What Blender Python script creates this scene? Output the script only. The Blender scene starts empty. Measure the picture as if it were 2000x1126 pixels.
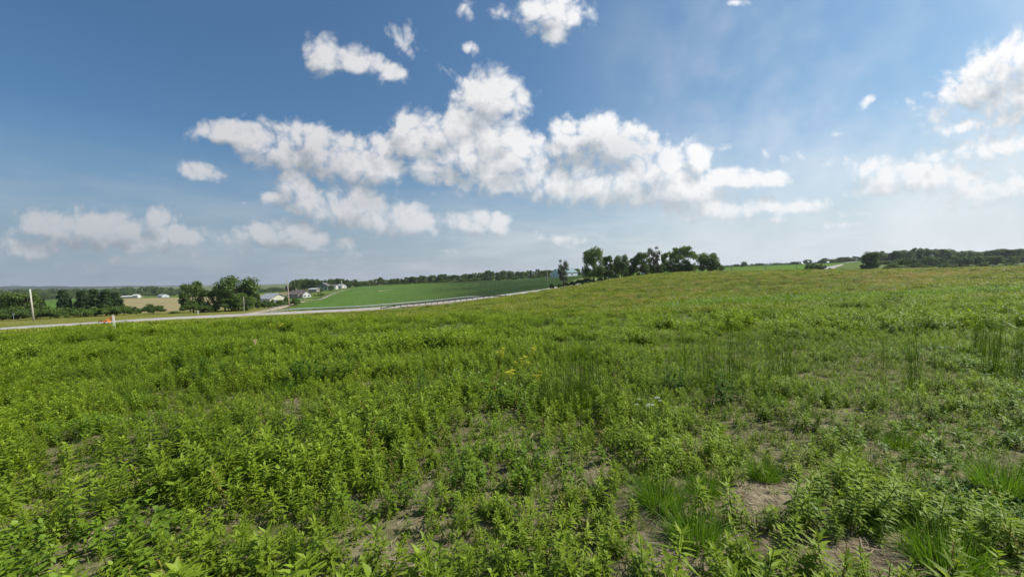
import bpy, math, random
import numpy as np
from mathutils import Matrix, Vector, Euler

random.seed(7)
RNG = np.random.default_rng(7)
C = bpy.context.scene.collection
SC = bpy.context.scene

# ------------------------------------------------------------------ camera
F = 750.0                       # focal length in pixels of the 2000 px wide photograph
EYE = 1.6
PITCH = math.atan(23 / F)
ROLL = math.radians(-1.8)
cam_d = bpy.data.cameras.new('camera')
cam_d.sensor_width = 36
cam_d.lens = 36 * F / 2000
cam_d.clip_start = 0.05
cam_d.clip_end = 20000
cam = bpy.data.objects.new('camera', cam_d)
C.objects.link(cam)
CAMR = Matrix.Rotation(math.pi / 2 - PITCH, 3, 'X') @ Matrix.Rotation(ROLL, 3, 'Z')
cam.matrix_world = Matrix.Translation((0, 0, EYE)) @ CAMR.to_4x4()
SC.camera = cam
CR = np.array(CAMR)


def ray(px, py):
    v = CR @ np.array([(px - 1000) / F, -(py - 563) / F, -1.0])
    return v / v[1]


def project(X, Y, Z):
    v = CR.T @ np.array([X, Y, Z - EYE])
    return 1000 + F * v[0] / -v[2], 563 - F * v[1] / -v[2]


# ------------------------------------------------------------------ sun
SUN_AZ = math.radians(80)       # to the right of the view direction
SUN_EL = math.radians(50)
sdir = Vector((math.sin(SUN_AZ) * math.cos(SUN_EL), math.cos(SUN_AZ) * math.cos(SUN_EL), math.sin(SUN_EL)))
sun_d = bpy.data.lights.new('sun', 'SUN')
sun_d.energy = 5.0
sun_d.angle = math.radians(0.53)
sun_d.color = (1.0, 0.95, 0.87)
sun = bpy.data.objects.new('sun', sun_d)
sun.rotation_euler = sdir.to_track_quat('Z', 'Y').to_euler()
sun.location = (60, 30, 80)
C.objects.link(sun)

SC.view_settings.view_transform = 'Standard'
SC.view_settings.look = 'None'
SC.view_settings.gamma = 1
SC.view_settings.exposure = 0.2
SC.view_settings.use_curve_mapping = False
SC.cycles.use_denoising = True
SC.cycles.max_bounces = 6
SC.cycles.diffuse_bounces = 3
SC.cycles.transmission_bounces = 3
SC.cycles.volume_bounces = 0
SC.cycles.transparent_max_bounces = 8
SC.cycles.use_adaptive_sampling = True
SC.cycles.adaptive_threshold = 0.02

# ------------------------------------------------------------------ world: sky and clouds
W = bpy.data.worlds.new('World')
SC.world = W
W.use_nodes = True
W.cycles.sampling_method = 'MANUAL'
W.cycles.sample_map_resolution = 256
SKY_STRENGTH = 0.1
# clouds in the direction (u = x/y, v = z/y): px, py, radius x, radius y, tilt (deg), weight
CLOUDS = [
    (400, 258, 40, 16, -8, .7), (450, 256, 60, 26, 8, 1), (540, 285, 90, 46, 12, 1), (640, 300, 95, 50, 14, 1), (720, 325, 85, 40, 8, .9),
    (745, 285, 38, 34, 0, .8), (600, 265, 60, 28, 10, .9),
    (800, 265, 42, 48, 0, 1), (870, 262, 62, 48, 0, 1), (955, 192, 78, 52, 0, 1.05), (905, 225, 50, 40, 0, .9), (905, 310, 115, 55, 4, 1),
    (975, 262, 60, 50, 10, 1), (1020, 310, 90, 62, 8, 1), (1060, 350, 95, 48, 5, .95), (1120, 270, 55, 45, 0, 1), (1165, 262, 60, 42, 0, 1),
    (1215, 290, 80, 50, 12, 1.1), (1280, 330, 90, 55, 12, 1.1), (1360, 310, 32, 38, 0, .9), (1200, 350, 150, 52, 4, 1), (1340, 370, 110, 38, 8, .9),
    (1440, 345, 75, 26, 3, .9), (1515, 348, 46, 20, 0, .85), (1400, 405, 120, 28, 6, .8), (1540, 405, 100, 18, 1, .7), (1480, 395, 70, 20, 4, .6),
    (395, 338, 55, 22, 18, .8), (440, 350, 30, 14, 20, .4), (574, 362, 36, 36, 0, 1), (605, 395, 68, 36, 22, 1), (535, 384, 36, 14, 0, .7),
    (690, 405, 85, 42, 5, 1), (770, 428, 84, 36, 6, 1), (720, 430, 90, 26, 0, .8), (945, 433, 66, 27, 5, .95), (855, 377, 34, 6, 0, .35),
    (550, 455, 74, 32, 5, 1), (600, 468, 75, 22, 5, .8), (670, 470, 36, 20, 0, .6), (500, 470, 60, 18, 0, .5), (480, 396, 30, 6, 0, .35),
    (90, 440, 70, 36, 0, .8), (170, 455, 95, 46, 10, .9), (300, 470, 90, 30, 5, .7), (250, 445, 70, 34, 10, .8), (310, 428, 34, 26, 0, .95), (340, 458, 75, 24, 12, .85),
    (60, 485, 120, 32, 0, .7), (260, 480, 130, 34, 4, .62), (470, 462, 60, 26, 0, .6), (230, 505, 150, 24, 0, .5), (380, 500, 80, 14, 0, .45), (600, 510, 60, 10, 0, .35),
    (630, 112, 42, 40, 50, .8), (700, 120, 62, 30, 8, .85), (765, 138, 36, 22, 20, .8), (785, 80, 50, 36, 30, .5), (745, 155, 18, 12, 30, .4),
    (1085, 22, 72, 42, 0, .95), (1085, 65, 30, 28, 0, .7), (905, 12, 34, 24, 30, .5), (920, 91, 22, 15, 0, .6), (972, 25, 30, 16, 10, .5),
    (868, 135, 14, 26, -30, .35), (870, 200, 18, 26, 0, .4), (1440, 5, 40, 10, 0, .5),
    (1990, 125, 150, 62, -25, 1), (1920, 165, 130, 44, -24, .9), (1990, 190, 130, 50, -10, .8), (1885, 245, 85, 18, -8, .7), (1980, 225, 80, 26, -15, .7),
    (1695, 198, 22, 12, -28, .75), (1770, 196, 34, 14, 0, .45), (1940, 290, 170, 40, -5, .62), (1790, 360, 150, 44, 3, .6), (1545, 305, 50, 18, 8, .5), (1610, 322, 60, 14, 4, .45),
    (1494, 298, 16, 14, 20, .5), (1690, 328, 60, 26, 10, .65), (1770, 345, 90, 40, 5, .8), (1850, 345, 80, 34, 5, .75), (1900, 375, 90, 26, 0, .6), (1730, 370, 70, 22, 0, .6),
    (1970, 368, 90, 30, -8, .7), (1418, 290, 28, 12, 0, .4), (1632, 262, 14, 6, 0, .45), (1732, 272, 10, 12, 0, .35),
    (960, 345, 110, 40, 6, .8), (840, 330, 70, 30, 5, .8), (1100, 300, 60, 40, 0, .9), (1050, 380, 70, 18, 5, .6), (680, 290, 60, 36, 12, .8),
    (140, 515, 160, 16, 0, .45), (30, 450, 40, 26, 0, .5), (450, 490, 120, 16, 0, .4), (690, 495, 80, 12, 0, .35), (1300, 470, 160, 14, 0, .35), (1480, 430, 120, 14, 4, .5),
    (1820, 310, 90, 20, 0, .5), (1960, 330, 100, 24, 0, .5), (1900, 400, 140, 24, 0, .45), (1700, 415, 120, 16, 0, .4), (1330, 425, 90, 18, 4, .5),
    (1100, 468, 90, 18, 4, .5), (870, 490, 70, 12, 0, .4), (960, 440, 40, 16, 0, .5), (1630, 440, 150, 14, 0, .35), (1850, 470, 180, 16, 0, .3),
]


def NL(nt):
    n, l = nt.nodes, nt.links

    def new(t, **k):
        o = n.new(t)
        for a, b in k.items():
            setattr(o, a, b)
        return o

    def math_(op, a, b=None, c=None, clamp=False):
        o = new('ShaderNodeMath', operation=op, use_clamp=clamp)
        for i, x in enumerate((a, b, c)):
            if x is None:
                continue
            if isinstance(x, (int, float)):
                o.inputs[i].default_value = x
            else:
                l.new(x, o.inputs[i])
        return o.outputs[0]

    def vmath(op, a, b=None, scale=None):
        o = new('ShaderNodeVectorMath', operation=op)
        for i, x in enumerate((a, b)):
            if x is None:
                continue
            if isinstance(x, (tuple, list)):
                o.inputs[i].default_value = x
            else:
                l.new(x, o.inputs[i])
        if scale is not None:
            if isinstance(scale, (int, float)):
                o.inputs['Scale'].default_value = scale
            else:
                l.new(scale, o.inputs['Scale'])
        return o.outputs[0]

    def mix(f, a, b, blend='MIX'):
        o = new('ShaderNodeMix', data_type='RGBA', blend_type=blend)
        for x, i in ((f, 0), (a, 6), (b, 7)):
            if isinstance(x, (int, float)):
                o.inputs[i].default_value = x
            elif isinstance(x, (tuple, list)):
                o.inputs[i].default_value = (*x[:3], 1)
            else:
                l.new(x, o.inputs[i])
        return o.outputs[2]

    def mr(v, a, b, c=0.0, d=1.0, t='SMOOTHSTEP'):
        o = new('ShaderNodeMapRange', interpolation_type=t)
        l.new(v, o.inputs[0])
        for i, x in enumerate((a, b, c, d)):
            o.inputs[i + 1].default_value = x
        return o.outputs[0]

    def noise(vec, scale, detail=4, rough=.55, dim='3D', dist=0.0, ntype='FBM'):
        o = new('ShaderNodeTexNoise', noise_dimensions=dim)
        o.noise_type = ntype
        l.new(vec, o.inputs['Vector'])
        o.inputs['Scale'].default_value = scale
        o.inputs['Detail'].default_value = detail
        o.inputs['Roughness'].default_value = rough
        o.inputs['Distortion'].default_value = dist
        return o
    return new, math_, vmath, mix, mr, noise, l


# group: cloud density at a place of the (u, v) plane
grp = bpy.data.node_groups.new('cloud_density', 'ShaderNodeTree')
grp.interface.new_socket('uv', in_out='INPUT', socket_type='NodeSocketVector')
grp.interface.new_socket('d', in_out='OUTPUT', socket_type='NodeSocketFloat')
grp.interface.new_socket('m', in_out='OUTPUT', socket_type='NodeSocketFloat')
new, math_, vmath, mix, mr, noise, L = NL(grp)
gi = new('NodeGroupInput')
go = new('NodeGroupOutput')
uv = gi.outputs[0]
acc = None
for (px, py, rx, ry, tl, w) in CLOUDS:
    r = ray(px, py)
    mp = new('ShaderNodeMapping', vector_type='TEXTURE')
    if acc is None:
        L.new(uv, mp.inputs['Vector'])
    else:                       # a negligible link to the sum so far keeps the evaluation in sequence
        ch = new('ShaderNodeVectorMath', operation='MULTIPLY_ADD')
        L.new(acc, ch.inputs[0])
        ch.inputs[1].default_value = (1e-7, 1e-7, 1e-7)
        L.new(uv, ch.inputs[2])
        L.new(ch.outputs[0], mp.inputs['Vector'])
    mp.inputs['Location'].default_value = (r[0], r[2], 0)
    mp.inputs['Rotation'].default_value = (0, 0, math.radians(-tl + 1.8))
    mp.inputs['Scale'].default_value = (rx * 1.5 / F, ry * 1.5 / F, 1)
    ln = new('ShaderNodeVectorMath', operation='LENGTH')
    L.new(mp.outputs[0], ln.inputs[0])
    w = 1.9 * w ** 1.15
    v = math_('MULTIPLY_ADD', ln.outputs['Value'], -w, w)
    acc = v if acc is None else math_('SMOOTH_MAX', acc, v, 0.12)
m = math_('SMOOTH_MIN', math_('MAXIMUM', acc, -0.5), 1.08, .4)
warp = noise(uv, 4.5, 2, .5, '2D')
wv = vmath('SCALE', vmath('SUBTRACT', warp.outputs['Color'], (.5, .5, .5)), scale=0.07)
uvw = vmath('ADD', uv, wv)
n1 = noise(uvw, 9.0, 7, .60, '2D')
vo = new('ShaderNodeTexVoronoi', voronoi_dimensions='2D', feature='SMOOTH_F1')
vo.inputs['Scale'].default_value = 23
vo.inputs['Detail'].default_value = 2.0
vo.inputs['Roughness'].default_value = .55
vo.inputs['Smoothness'].default_value = .35
L.new(uvw, vo.inputs['Vector'])
bil = math_('MULTIPLY_ADD', vo.outputs['Distance'], -0.62, 0.24)
nn = math_('MULTIPLY_ADD', math_('SUBTRACT', n1.outputs[0], .5), 1.15, bil)
d = math_('ADD', m, nn)
L.new(d, go.inputs[0])
L.new(acc, go.inputs[1])

nt = W.node_tree
nt.nodes.clear()
new, math_, vmath, mix, mr, noise, L = NL(nt)
tc = new('ShaderNodeTexCoord')
dirv = tc.outputs['Generated']
sep = new('ShaderNodeSeparateXYZ')
L.new(dirv, sep.inputs[0])
X, Y, Z = sep.outputs
sky = new('ShaderNodeTexSky', sky_type='NISHITA')
sky.sun_disc = False
sky.sun_elevation = SUN_EL
sky.sun_rotation = SUN_AZ
sky.altitude = 200
sky.air_density = 1.2
sky.dust_density = 1.6
sky.ozone_density = 3.0
front = math_('GREATER_THAN', Y, 0.12)
ys = math_('MAXIMUM', Y, 0.12)
cmb = new('ShaderNodeCombineXYZ')
L.new(math_('DIVIDE', X, ys), cmb.inputs[0])
L.new(math_('DIVIDE', Z, ys), cmb.inputs[1])
uv = cmb.outputs[0]
g1 = new('ShaderNodeGroup')
g1.node_tree = grp
L.new(uv, g1.inputs[0])
g2 = new('ShaderNodeGroup')
g2.node_tree = grp
d1 = g1.outputs['d']
ch = new('ShaderNodeVectorMath', operation='MULTIPLY_ADD')
L.new(d1, ch.inputs[0])
ch.inputs[1].default_value = (1e-7, 1e-7, 1e-7)
L.new(vmath('ADD', uv, (0.022, 0.045, 0)), ch.inputs[2])
L.new(ch.outputs[0], g2.inputs[0])
# elsewhere in the sky: scattered cumulus of the same kind
gen = noise(dirv, 3.2, 7, .58)
genm = math_('MULTIPLY', mr(gen.outputs[0], .54, .68), mr(Z, .05, .3))
al_f = math_('MULTIPLY', mr(d1, .12, .88), mr(g1.outputs['m'], -.1, .9, .4, 1.0))
# in front, clouds come from the layout; the rest of the sky takes the scattered ones
uabs = math_('ABSOLUTE', math_('DIVIDE', X, ys))
vv = math_('DIVIDE', Z, ys)
inwin = math_('MULTIPLY', front, math_('MULTIPLY', mr(uabs, 1.5, 1.7, 1, 0), mr(vv, .8, 1.0, 1, 0)))
alpha = math_('ADD', math_('MULTIPLY', al_f, inwin), math_('MULTIPLY', genm, math_('SUBTRACT', 1.0, inwin)), clamp=True)
lit = math_('MULTIPLY_ADD', math_('SUBTRACT', g1.outputs['m'], g2.outputs['m']), .75, math_('SUBTRACT', d1, g2.outputs['d']))
thick = mr(d1, .35, 1.15)
litv = math_('ADD', math_('MULTIPLY_ADD', lit, .72, .76), math_('MULTIPLY', thick, -.20), clamp=True)
for (px, py, rx, ry, w) in [(1190, 305, 120, 48, .55), (1110, 330, 60, 40, .3), (610, 310, 70, 34, .3), (1290, 400, 120, 22, .35), (730, 395, 70, 22, .4), (170, 475, 130, 22, .4), (560, 478, 90, 14, .35), (960, 225, 40, 12, .2), (905, 340, 90, 24, .25), (1440, 425, 120, 12, .3), (1950, 200, 70, 40, .3)]:
    q = ray(px, py)                 # thicker parts of the clouds, grey with their own shade
    ch = new('ShaderNodeVectorMath', operation='SUBTRACT')
    L.new(uv, ch.inputs[0])
    ch.inputs[1].default_value = (q[0], q[2], 0)
    c2 = vmath('MULTIPLY', ch.outputs[0], (F / rx, F / ry, 0))
    ln = new('ShaderNodeVectorMath', operation='LENGTH')
    L.new(c2, ln.inputs[0])
    litv = math_('SUBTRACT', litv, mr(ln.outputs['Value'], .1, 1.35, w * .8, 0), clamp=True)
litv = math_('ADD', math_('MULTIPLY', litv, inwin), math_('MULTIPLY', math_('SUBTRACT', 1.0, inwin), .6))
CG = (4.3, 4.7, 5.1)
CW = (8.9, 8.9, 8.9)
ccol = mix(litv, CG, CW)
hz = math_('MULTIPLY', mr(Z, -0.02, 0.33, 1.0, 0.0), 1.0)
hazecol = mix(mr(X, -.8, .8), (2.75, 3.35, 4.1), (5.6, 6.2, 6.8))
rightb = mix(mr(X, -.9, .5), (.62, .62, .64), (1.0, 1.0, 1.0))
ccol = mix(1.0, ccol, rightb, 'MULTIPLY')
skyc = mix(1.0, sky.outputs[0], (0.63, 0.81, 0.85), 'MULTIPLY')
skyc = mix(1.0, skyc, mix(mr(X, -.75, .75, t='LINEAR'), (.80, .92, 1.04), (1.10, 1.10, 1.12)), 'MULTIPLY')
skyc = mix(math_('MULTIPLY', hz, .90), skyc, hazecol)
ccol = mix(math_('MULTIPLY', hz, .45), ccol, hazecol)
# thin veils: streaks of haze cloud low over the horizon and a bright film to the right
vm = new('ShaderNodeMapping')
L.new(dirv, vm.inputs['Vector'])
vm.inputs['Scale'].default_value = (2.2, 2.2, 9.0)
vn = noise(vm.outputs[0], 1.6, 6, .6)
veil_low = math_('MULTIPLY', mr(vn.outputs[0], .42, .66), math_('MULTIPLY', mr(Z, .30, .06), .34))
vn2 = noise(dirv, 2.4, 5, .6)
veil_r = math_('MULTIPLY', mr(vn2.outputs[0], .35, .7), math_('MULTIPLY', mr(X, .05, .7), .66))
veilc = mix(mr(X, -.9, .6), (4.4, 4.75, 5.2), (8.0, 8.2, 8.4))
skyc = mix(math_('MAXIMUM', veil_low, veil_r), skyc, veilc)
col = mix(math_('MULTIPLY', alpha, .95), skyc, ccol)
bg = new('ShaderNodeBackground')
L.new(col, bg.inputs[0])
bg.inputs[1].default_value = SKY_STRENGTH
wo = new('ShaderNodeOutputWorld')
L.new(bg.outputs[0], wo.inputs[0])


# ------------------------------------------------------------------ small numpy noise
def vnoise(x, y, seed=0):
    x = np.asarray(x, float)
    y = np.asarray(y, float)
    xi = np.floor(x).astype(np.int64)
    yi = np.floor(y).astype(np.int64)
    xf, yf = x - xi, y - yi

    def h(a, b):
        n = (a * 374761393 + b * 668265263 + seed * 974711) & 0xffffffff
        n = ((n ^ (n >> 13)) * 1274126177) & 0xffffffff
        return ((n ^ (n >> 16)) & 0xffff) / 65535.0
    u, v = xf * xf * (3 - 2 * xf), yf * yf * (3 - 2 * yf)
    return (h(xi, yi) * (1 - u) + h(xi + 1, yi) * u) * (1 - v) + (h(xi, yi + 1) * (1 - u) + h(xi + 1, yi + 1) * u) * v


def fbm(x, y, seed=0, o=4):
    s, a, t = 0, 1, 0
    for i in range(o):
        s = s + a * vnoise(x * 2 ** i, y * 2 ** i, seed + i)
        t += a
        a *= .5
    return s / t


# ------------------------------------------------------------------ terrain
# for each direction (pixel column) the ground height relative to the eye against forward distance
PROF = {
    0: [(2, -1.6), (10, -2.1), (23, -2.95), (45, -4.75), (70, -7.1), (77, -7.1), (102, -7.6), (160, -10), (300, -14), (600, -17), (1000, -16), (2500, 5), (5000, 30)],
    222: [(2, -1.6), (10, -2.0), (23, -2.6), (50, -4.9), (82, -7.5), (90, -7.5), (125, -8.5), (140, -9.5), (300, -12), (520, -12.2), (1000, -16), (2500, 5), (5000, 30)],
    400: [(2, -1.6), (10, -2.0), (23, -2.6), (50, -4.7), (94, -7.9), (103, -7.9), (125, -8.5), (200, -10.5), (500, -13.5), (1000, -16), (2500, 0), (5000, 25)],
    520: [(2, -1.6), (10, -2.0), (23, -2.6), (50, -4.7), (100, -8.2), (109, -8.2), (140, -8.7), (190, -9.8), (300, -12), (500, -13), (1000, -16), (2500, -5), (5000, 5)],
    563: [(2, -1.6), (10, -2.0), (23, -2.6), (50, -4.7), (104, -8.3), (113, -8.3), (140, -8.6), (190, -9.2), (260, -9.2), (400, -9), (500, -12), (1000, -16), (2500, -5), (5000, 5)],
    620: [(2, -1.6), (10, -2.0), (23, -2.6), (50, -4.7), (107, -8.4), (116, -8.4), (150, -9.1), (200, -9.2), (300, -7.2), (350, -6.5), (500, -6), (1000, -10), (5000, 5)],
    700: [(2, -1.6), (10, -2.0), (23, -2.6), (50, -4.8), (112, -8.6), (121, -8.6), (135, -9.0), (200, -8.6), (330, -5.6), (420, -5.2), (1000, -8), (5000, 5)],
    850: [(2, -1.6), (10, -2.0), (25, -2.7), (60, -5.2), (108, -7.9), (123, -8.1), (134, -8.1), (142, -8.6), (200, -7.6), (345, -4.3), (430, -4), (1000, -5), (5000, 5)],
    1000: [(2, -1.6), (10, -2.0), (30, -3.0), (60, -4.5), (100, -5.7), (133, -6.5), (144, -6.5), (151, -6.9), (220, -5.7), (355, -3.4), (450, -3), (1000, -3), (5000, 8)],
    1100: [(2, -1.6), (10, -2.0), (30, -3.05), (60, -4.4), (100, -4.8), (145, -5.0), (156, -5.0), (220, -3.6), (360, -1.4), (450, -1), (1000, -1), (5000, 10)],
    1200: [(2, -1.6), (10, -1.95), (20, -2.6), (35, -3.35), (60, -4.1), (100, -3.5), (140, -2.55), (170, -2.1), (190, -2.4), (250, -1.3), (370, -.3), (450, 0), (1000, 0), (5000, 12)],
    1330: [(2, -1.6), (10, -1.95), (20, -2.5), (35, -3.2), (60, -3.6), (100, -2.3), (150, -.85), (200, -1.4), (250, -.2), (400, 1.6), (1000, 2), (5000, 15)],
    1500: [(2, -1.6), (10, -1.95), (20, -2.5), (35, -3.1), (60, -3.2), (100, -1.6), (140, -.95), (190, -1.8), (240, .4), (400, 2.8), (600, 2.0), (1000, 6), (5000, 20)],
    1620: [(2, -1.6), (10, -1.95), (20, -2.5), (35, -3.1), (60, -3.05), (95, -1.7), (125, -1.55), (190, -2.6), (300, 1.0), (400, 3.2), (600, 4), (1000, 8), (5000, 20)],
    1700: [(2, -1.6), (10, -1.95), (20, -2.45), (35, -3.0), (60, -3.0), (95, -1.8), (120, -1.7), (190, -3.0), (300, 1.2), (410, 5.0), (600, 5), (1000, 8), (5000, 20)],
    1800: [(2, -1.6), (10, -1.9), (20, -2.4), (35, -3.0), (60, -2.9), (95, -1.85), (115, -1.9), (200, -3.4), (350, 0), (600, 4), (1000, 8), (5000, 20)],
    2000: [(2, -1.6), (10, -1.9), (20, -2.4), (35, -2.9), (60, -2.85), (90, -2.0), (115, -2.1), (200, -3.4), (350, 0), (600, 4), (1000, 8), (5000, 20)],
}


def pchip(xs, ys, x):
    xs, ys = np.array(xs, float), np.array(ys, float)
    h = np.diff(xs)
    dl = np.diff(ys) / h
    m_ = np.zeros_like(ys)
    m_[0], m_[-1] = dl[0], dl[-1]
    for i in range(1, len(xs) - 1):
        if dl[i - 1] * dl[i] > 0:
            w1, w2 = 2 * h[i] + h[i - 1], h[i] + 2 * h[i - 1]
            m_[i] = (w1 + w2) / (w1 / dl[i - 1] + w2 / dl[i])
    x = np.clip(x, xs[0], xs[-1])
    i = np.clip(np.searchsorted(xs, x) - 1, 0, len(xs) - 2)
    t = (x - xs[i]) / h[i]
    return ((1 + 2 * t) * (1 - t) ** 2 * ys[i] + t * (1 - t) ** 2 * h[i] * m_[i] + t * t * (3 - 2 * t) * ys[i + 1] + t * t * (t - 1) * h[i] * m_[i + 1])


NT, NY = 161, 400
TG = np.linspace(-1.42, 1.42, NT)
LG = np.linspace(math.log(2 + 3), math.log(5000 + 3), NY)
cols_ = sorted(PROF)
colz = np.array([pchip([math.log(a + 3) for a, b in PROF[c]], [b for a, b in PROF[c]], LG) for c in cols_])
GZ = np.array([pchip([(c - 1000) / F for c in cols_], colz[:, j], TG) for j in range(NY)]).T
for _ in range(3):
    P_ = np.pad(GZ, ((1, 1), (0, 0)), 'edge')
    GZ = .25 * P_[:-2] + .5 * P_[1:-1] + .25 * P_[2:]


def ground(x, y):
    x = np.asarray(x, float)
    y = np.asarray(y, float)
    r = np.hypot(x, y)
    a = np.arctan2(x, y)
    am = math.atan(1.42)
    ac = np.clip(a, -am, am)
    # behind the camera fade back to the middle direction
    beh = np.clip((np.abs(a) - am) / (math.pi - am), 0, 1)
    ac = ac * (1 - beh)
    t = np.tan(ac)
    D = r * np.cos(ac)
    gx = np.clip((t + 1.42) / 2.84 * (NT - 1), 0, NT - 1.001)
    gy = np.clip((np.log(np.clip(D, 2, 5000) + 3) - LG[0]) / (LG[-1] - LG[0]) * (NY - 1), 0, NY - 1.001)
    i, j = gx.astype(int), gy.astype(int)
    fx, fy = gx - i, gy - j
    z = (GZ[i, j] * (1 - fx) + GZ[i + 1, j] * fx) * (1 - fy) + (GZ[i, j + 1] * (1 - fx) + GZ[i + 1, j + 1] * fx) * fy
    z = z + np.where(D < 2, 0, 0)
    u = (fbm(x * .9, y * .9, 3) - .5) * .16 + (fbm(x * .12, y * .12, 5) - .5) * np.clip(D / 60, 0, 1) * .5
    return EYE + z + u * np.clip((130 - D) / 40, 0, 1)


def at(px, D, dz=0.0):
    X_ = (px - 1000) / F * D
    for _ in range(4):
        z = float(ground(X_, D))
        X_ += (px - project(X_, D, z)[0]) / F * D
    return Vector((X_, D, float(ground(X_, D)) + dz))


def hit(px, py, dmin=1.5, dmax=600):
    r = ray(px, py)
    Ds = np.exp(np.linspace(math.log(dmin), math.log(dmax), 3000))
    below = EYE + r[2] * Ds < ground(r[0] * Ds, Ds)
    k = int(np.argmax(below)) if below.any() else len(Ds) - 1
    D = float(Ds[k])
    return Vector((r[0] * D, D, float(ground(r[0] * D, D))))


# ------------------------------------------------------------------ mesh helpers
def link(name, me, mat=None, parent=None, **props):
    o = bpy.data.objects.new(name, me)
    C.objects.link(o)
    if mat is not None and me is not None and not me.materials:
        me.materials.append(mat)
    if parent is not None:
        o.parent = parent
    for k, v in props.items():
        o[k] = v
    return o


def mesh_np(name, V, Fq, smooth=False, attrs=None):
    me = bpy.data.meshes.new(name)
    V = np.asarray(V, np.float32)
    Fq = np.asarray(Fq, np.int32)
    me.vertices.add(len(V))
    me.vertices.foreach_set('co', V.ravel())
    k = Fq.shape[1]
    me.loops.add(Fq.size)
    me.loops.foreach_set('vertex_index', Fq.ravel())
    me.polygons.add(len(Fq))
    me.polygons.foreach_set('loop_start', np.arange(len(Fq), dtype=np.int32) * k)
    if smooth:
        me.polygons.foreach_set('use_smooth', np.ones(len(Fq), bool))
    for an, av in (attrs or {}).items():
        at_ = me.attributes.new(an, 'FLOAT', 'POINT')
        at_.data.foreach_set('value', np.asarray(av, np.float32))
    me.update(calc_edges=True)
    me.validate()
    return me


class MB:
    def __init__(s):
        s.v, s.f = [], []

    def box(s, c, d, rz=0.0, M=None):
        n = len(s.v)
        cs, sn = math.cos(rz), math.sin(rz)
        for dx in (-.5, .5):
            for dy in (-.5, .5):
                for dz in (-.5, .5):
                    p = Vector((dx * d[0], dy * d[1], dz * d[2]))
                    p = Vector((p.x * cs - p.y * sn, p.x * sn + p.y * cs, p.z)) + Vector(c)
                    s.v.append(M @ p if M else p)
        for q in ((0, 1, 3, 2), (4, 6, 7, 5), (0, 4, 5, 1), (2, 3, 7, 6), (0, 2, 6, 4), (1, 5, 7, 3)):
            s.f.append([n + i for i in q])

    def tube(s, pts, rad, n=6, cap=True):
        b = len(s.v)
        k = len(pts)
        pts = [Vector(p) for p in pts]
        rad = rad if isinstance(rad, (list, tuple)) else [rad] * k
        for i, p in enumerate(pts):
            t = (pts[min(i + 1, k - 1)] - pts[max(i - 1, 0)]).normalized()
            a = t.orthogonal().normalized() if abs(t.z) < .9 else Vector((1, 0, 0)).cross(t).normalized()
            c = t.cross(a)
            for j in range(n):
                th = 2 * math.pi * j / n
                s.v.append(p + (a * math.cos(th) + c * math.sin(th)) * rad[i])
        for i in range(k - 1):
            for j in range(n):
                s.f.append([b + i * n + j, b + i * n + (j + 1) % n, b + (i + 1) * n + (j + 1) % n, b + (i + 1) * n + j])
        if cap:
            s.f.append([b + j for j in range(n)][::-1])
            s.f.append([b + (k - 1) * n + j for j in range(n)])

    def poly(s, pts):
        n = len(s.v)
        s.v += [Vector(p) for p in pts]
        s.f.append(list(range(n, n + len(pts))))

    def mesh(s, name, smooth=False):
        me = bpy.data.meshes.new(name)
        me.from_pydata([tuple(v) for v in s.v], [], s.f)
        if smooth:
            me.polygons.foreach_set('use_smooth', [True] * len(me.polygons))
        me.update()
        return me

    def build(s, name, mat, parent=None, smooth=False, **props):
        return link(name, s.mesh(name, smooth), mat, parent, **props)


def thing(name, loc, label, cat, group=None, rz=0.0):
    o = bpy.data.objects.new(name, None)
    o.empty_display_size = .3
    C.objects.link(o)
    o.location = loc
    o.rotation_euler = (0, 0, rz)
    o['label'] = label
    o['category'] = cat
    if group:
        o['group'] = group
    return o


# ------------------------------------------------------------------ materials
def material(name):
    m_ = bpy.data.materials.new(name)
    m_.use_nodes = True
    m_.node_tree.nodes.clear()
    h = NL(m_.node_tree)
    out = h[0]('ShaderNodeOutputMaterial')
    return m_, h, out


def plain(name, col, rough=.7, metal=0.0, var=.18, scale=3.0, bump=0.0):
    m_, (new, math_, vmath, mix, mr, noise, L), out = material(name)
    p = new('ShaderNodeBsdfPrincipled')
    tc = new('ShaderNodeTexCoord')
    n = noise(tc.outputs['Object'], scale, 5, .6)
    c = mix(n.outputs[0], tuple(x * (1 - var) for x in col), tuple(min(1, x * (1 + var)) for x in col))
    L.new(c, p.inputs['Base Color'])
    p.inputs['Roughness'].default_value = rough
    p.inputs['Metallic'].default_value = metal
    if bump:
        b = new('ShaderNodeBump')
        b.inputs['Strength'].default_value = bump
        b.inputs['Distance'].default_value = .02
        L.new(n.outputs[0], b.inputs['Height'])
        L.new(b.outputs[0], p.inputs['Normal'])
    L.new(p.outputs[0], out.inputs[0])
    return m_


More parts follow.
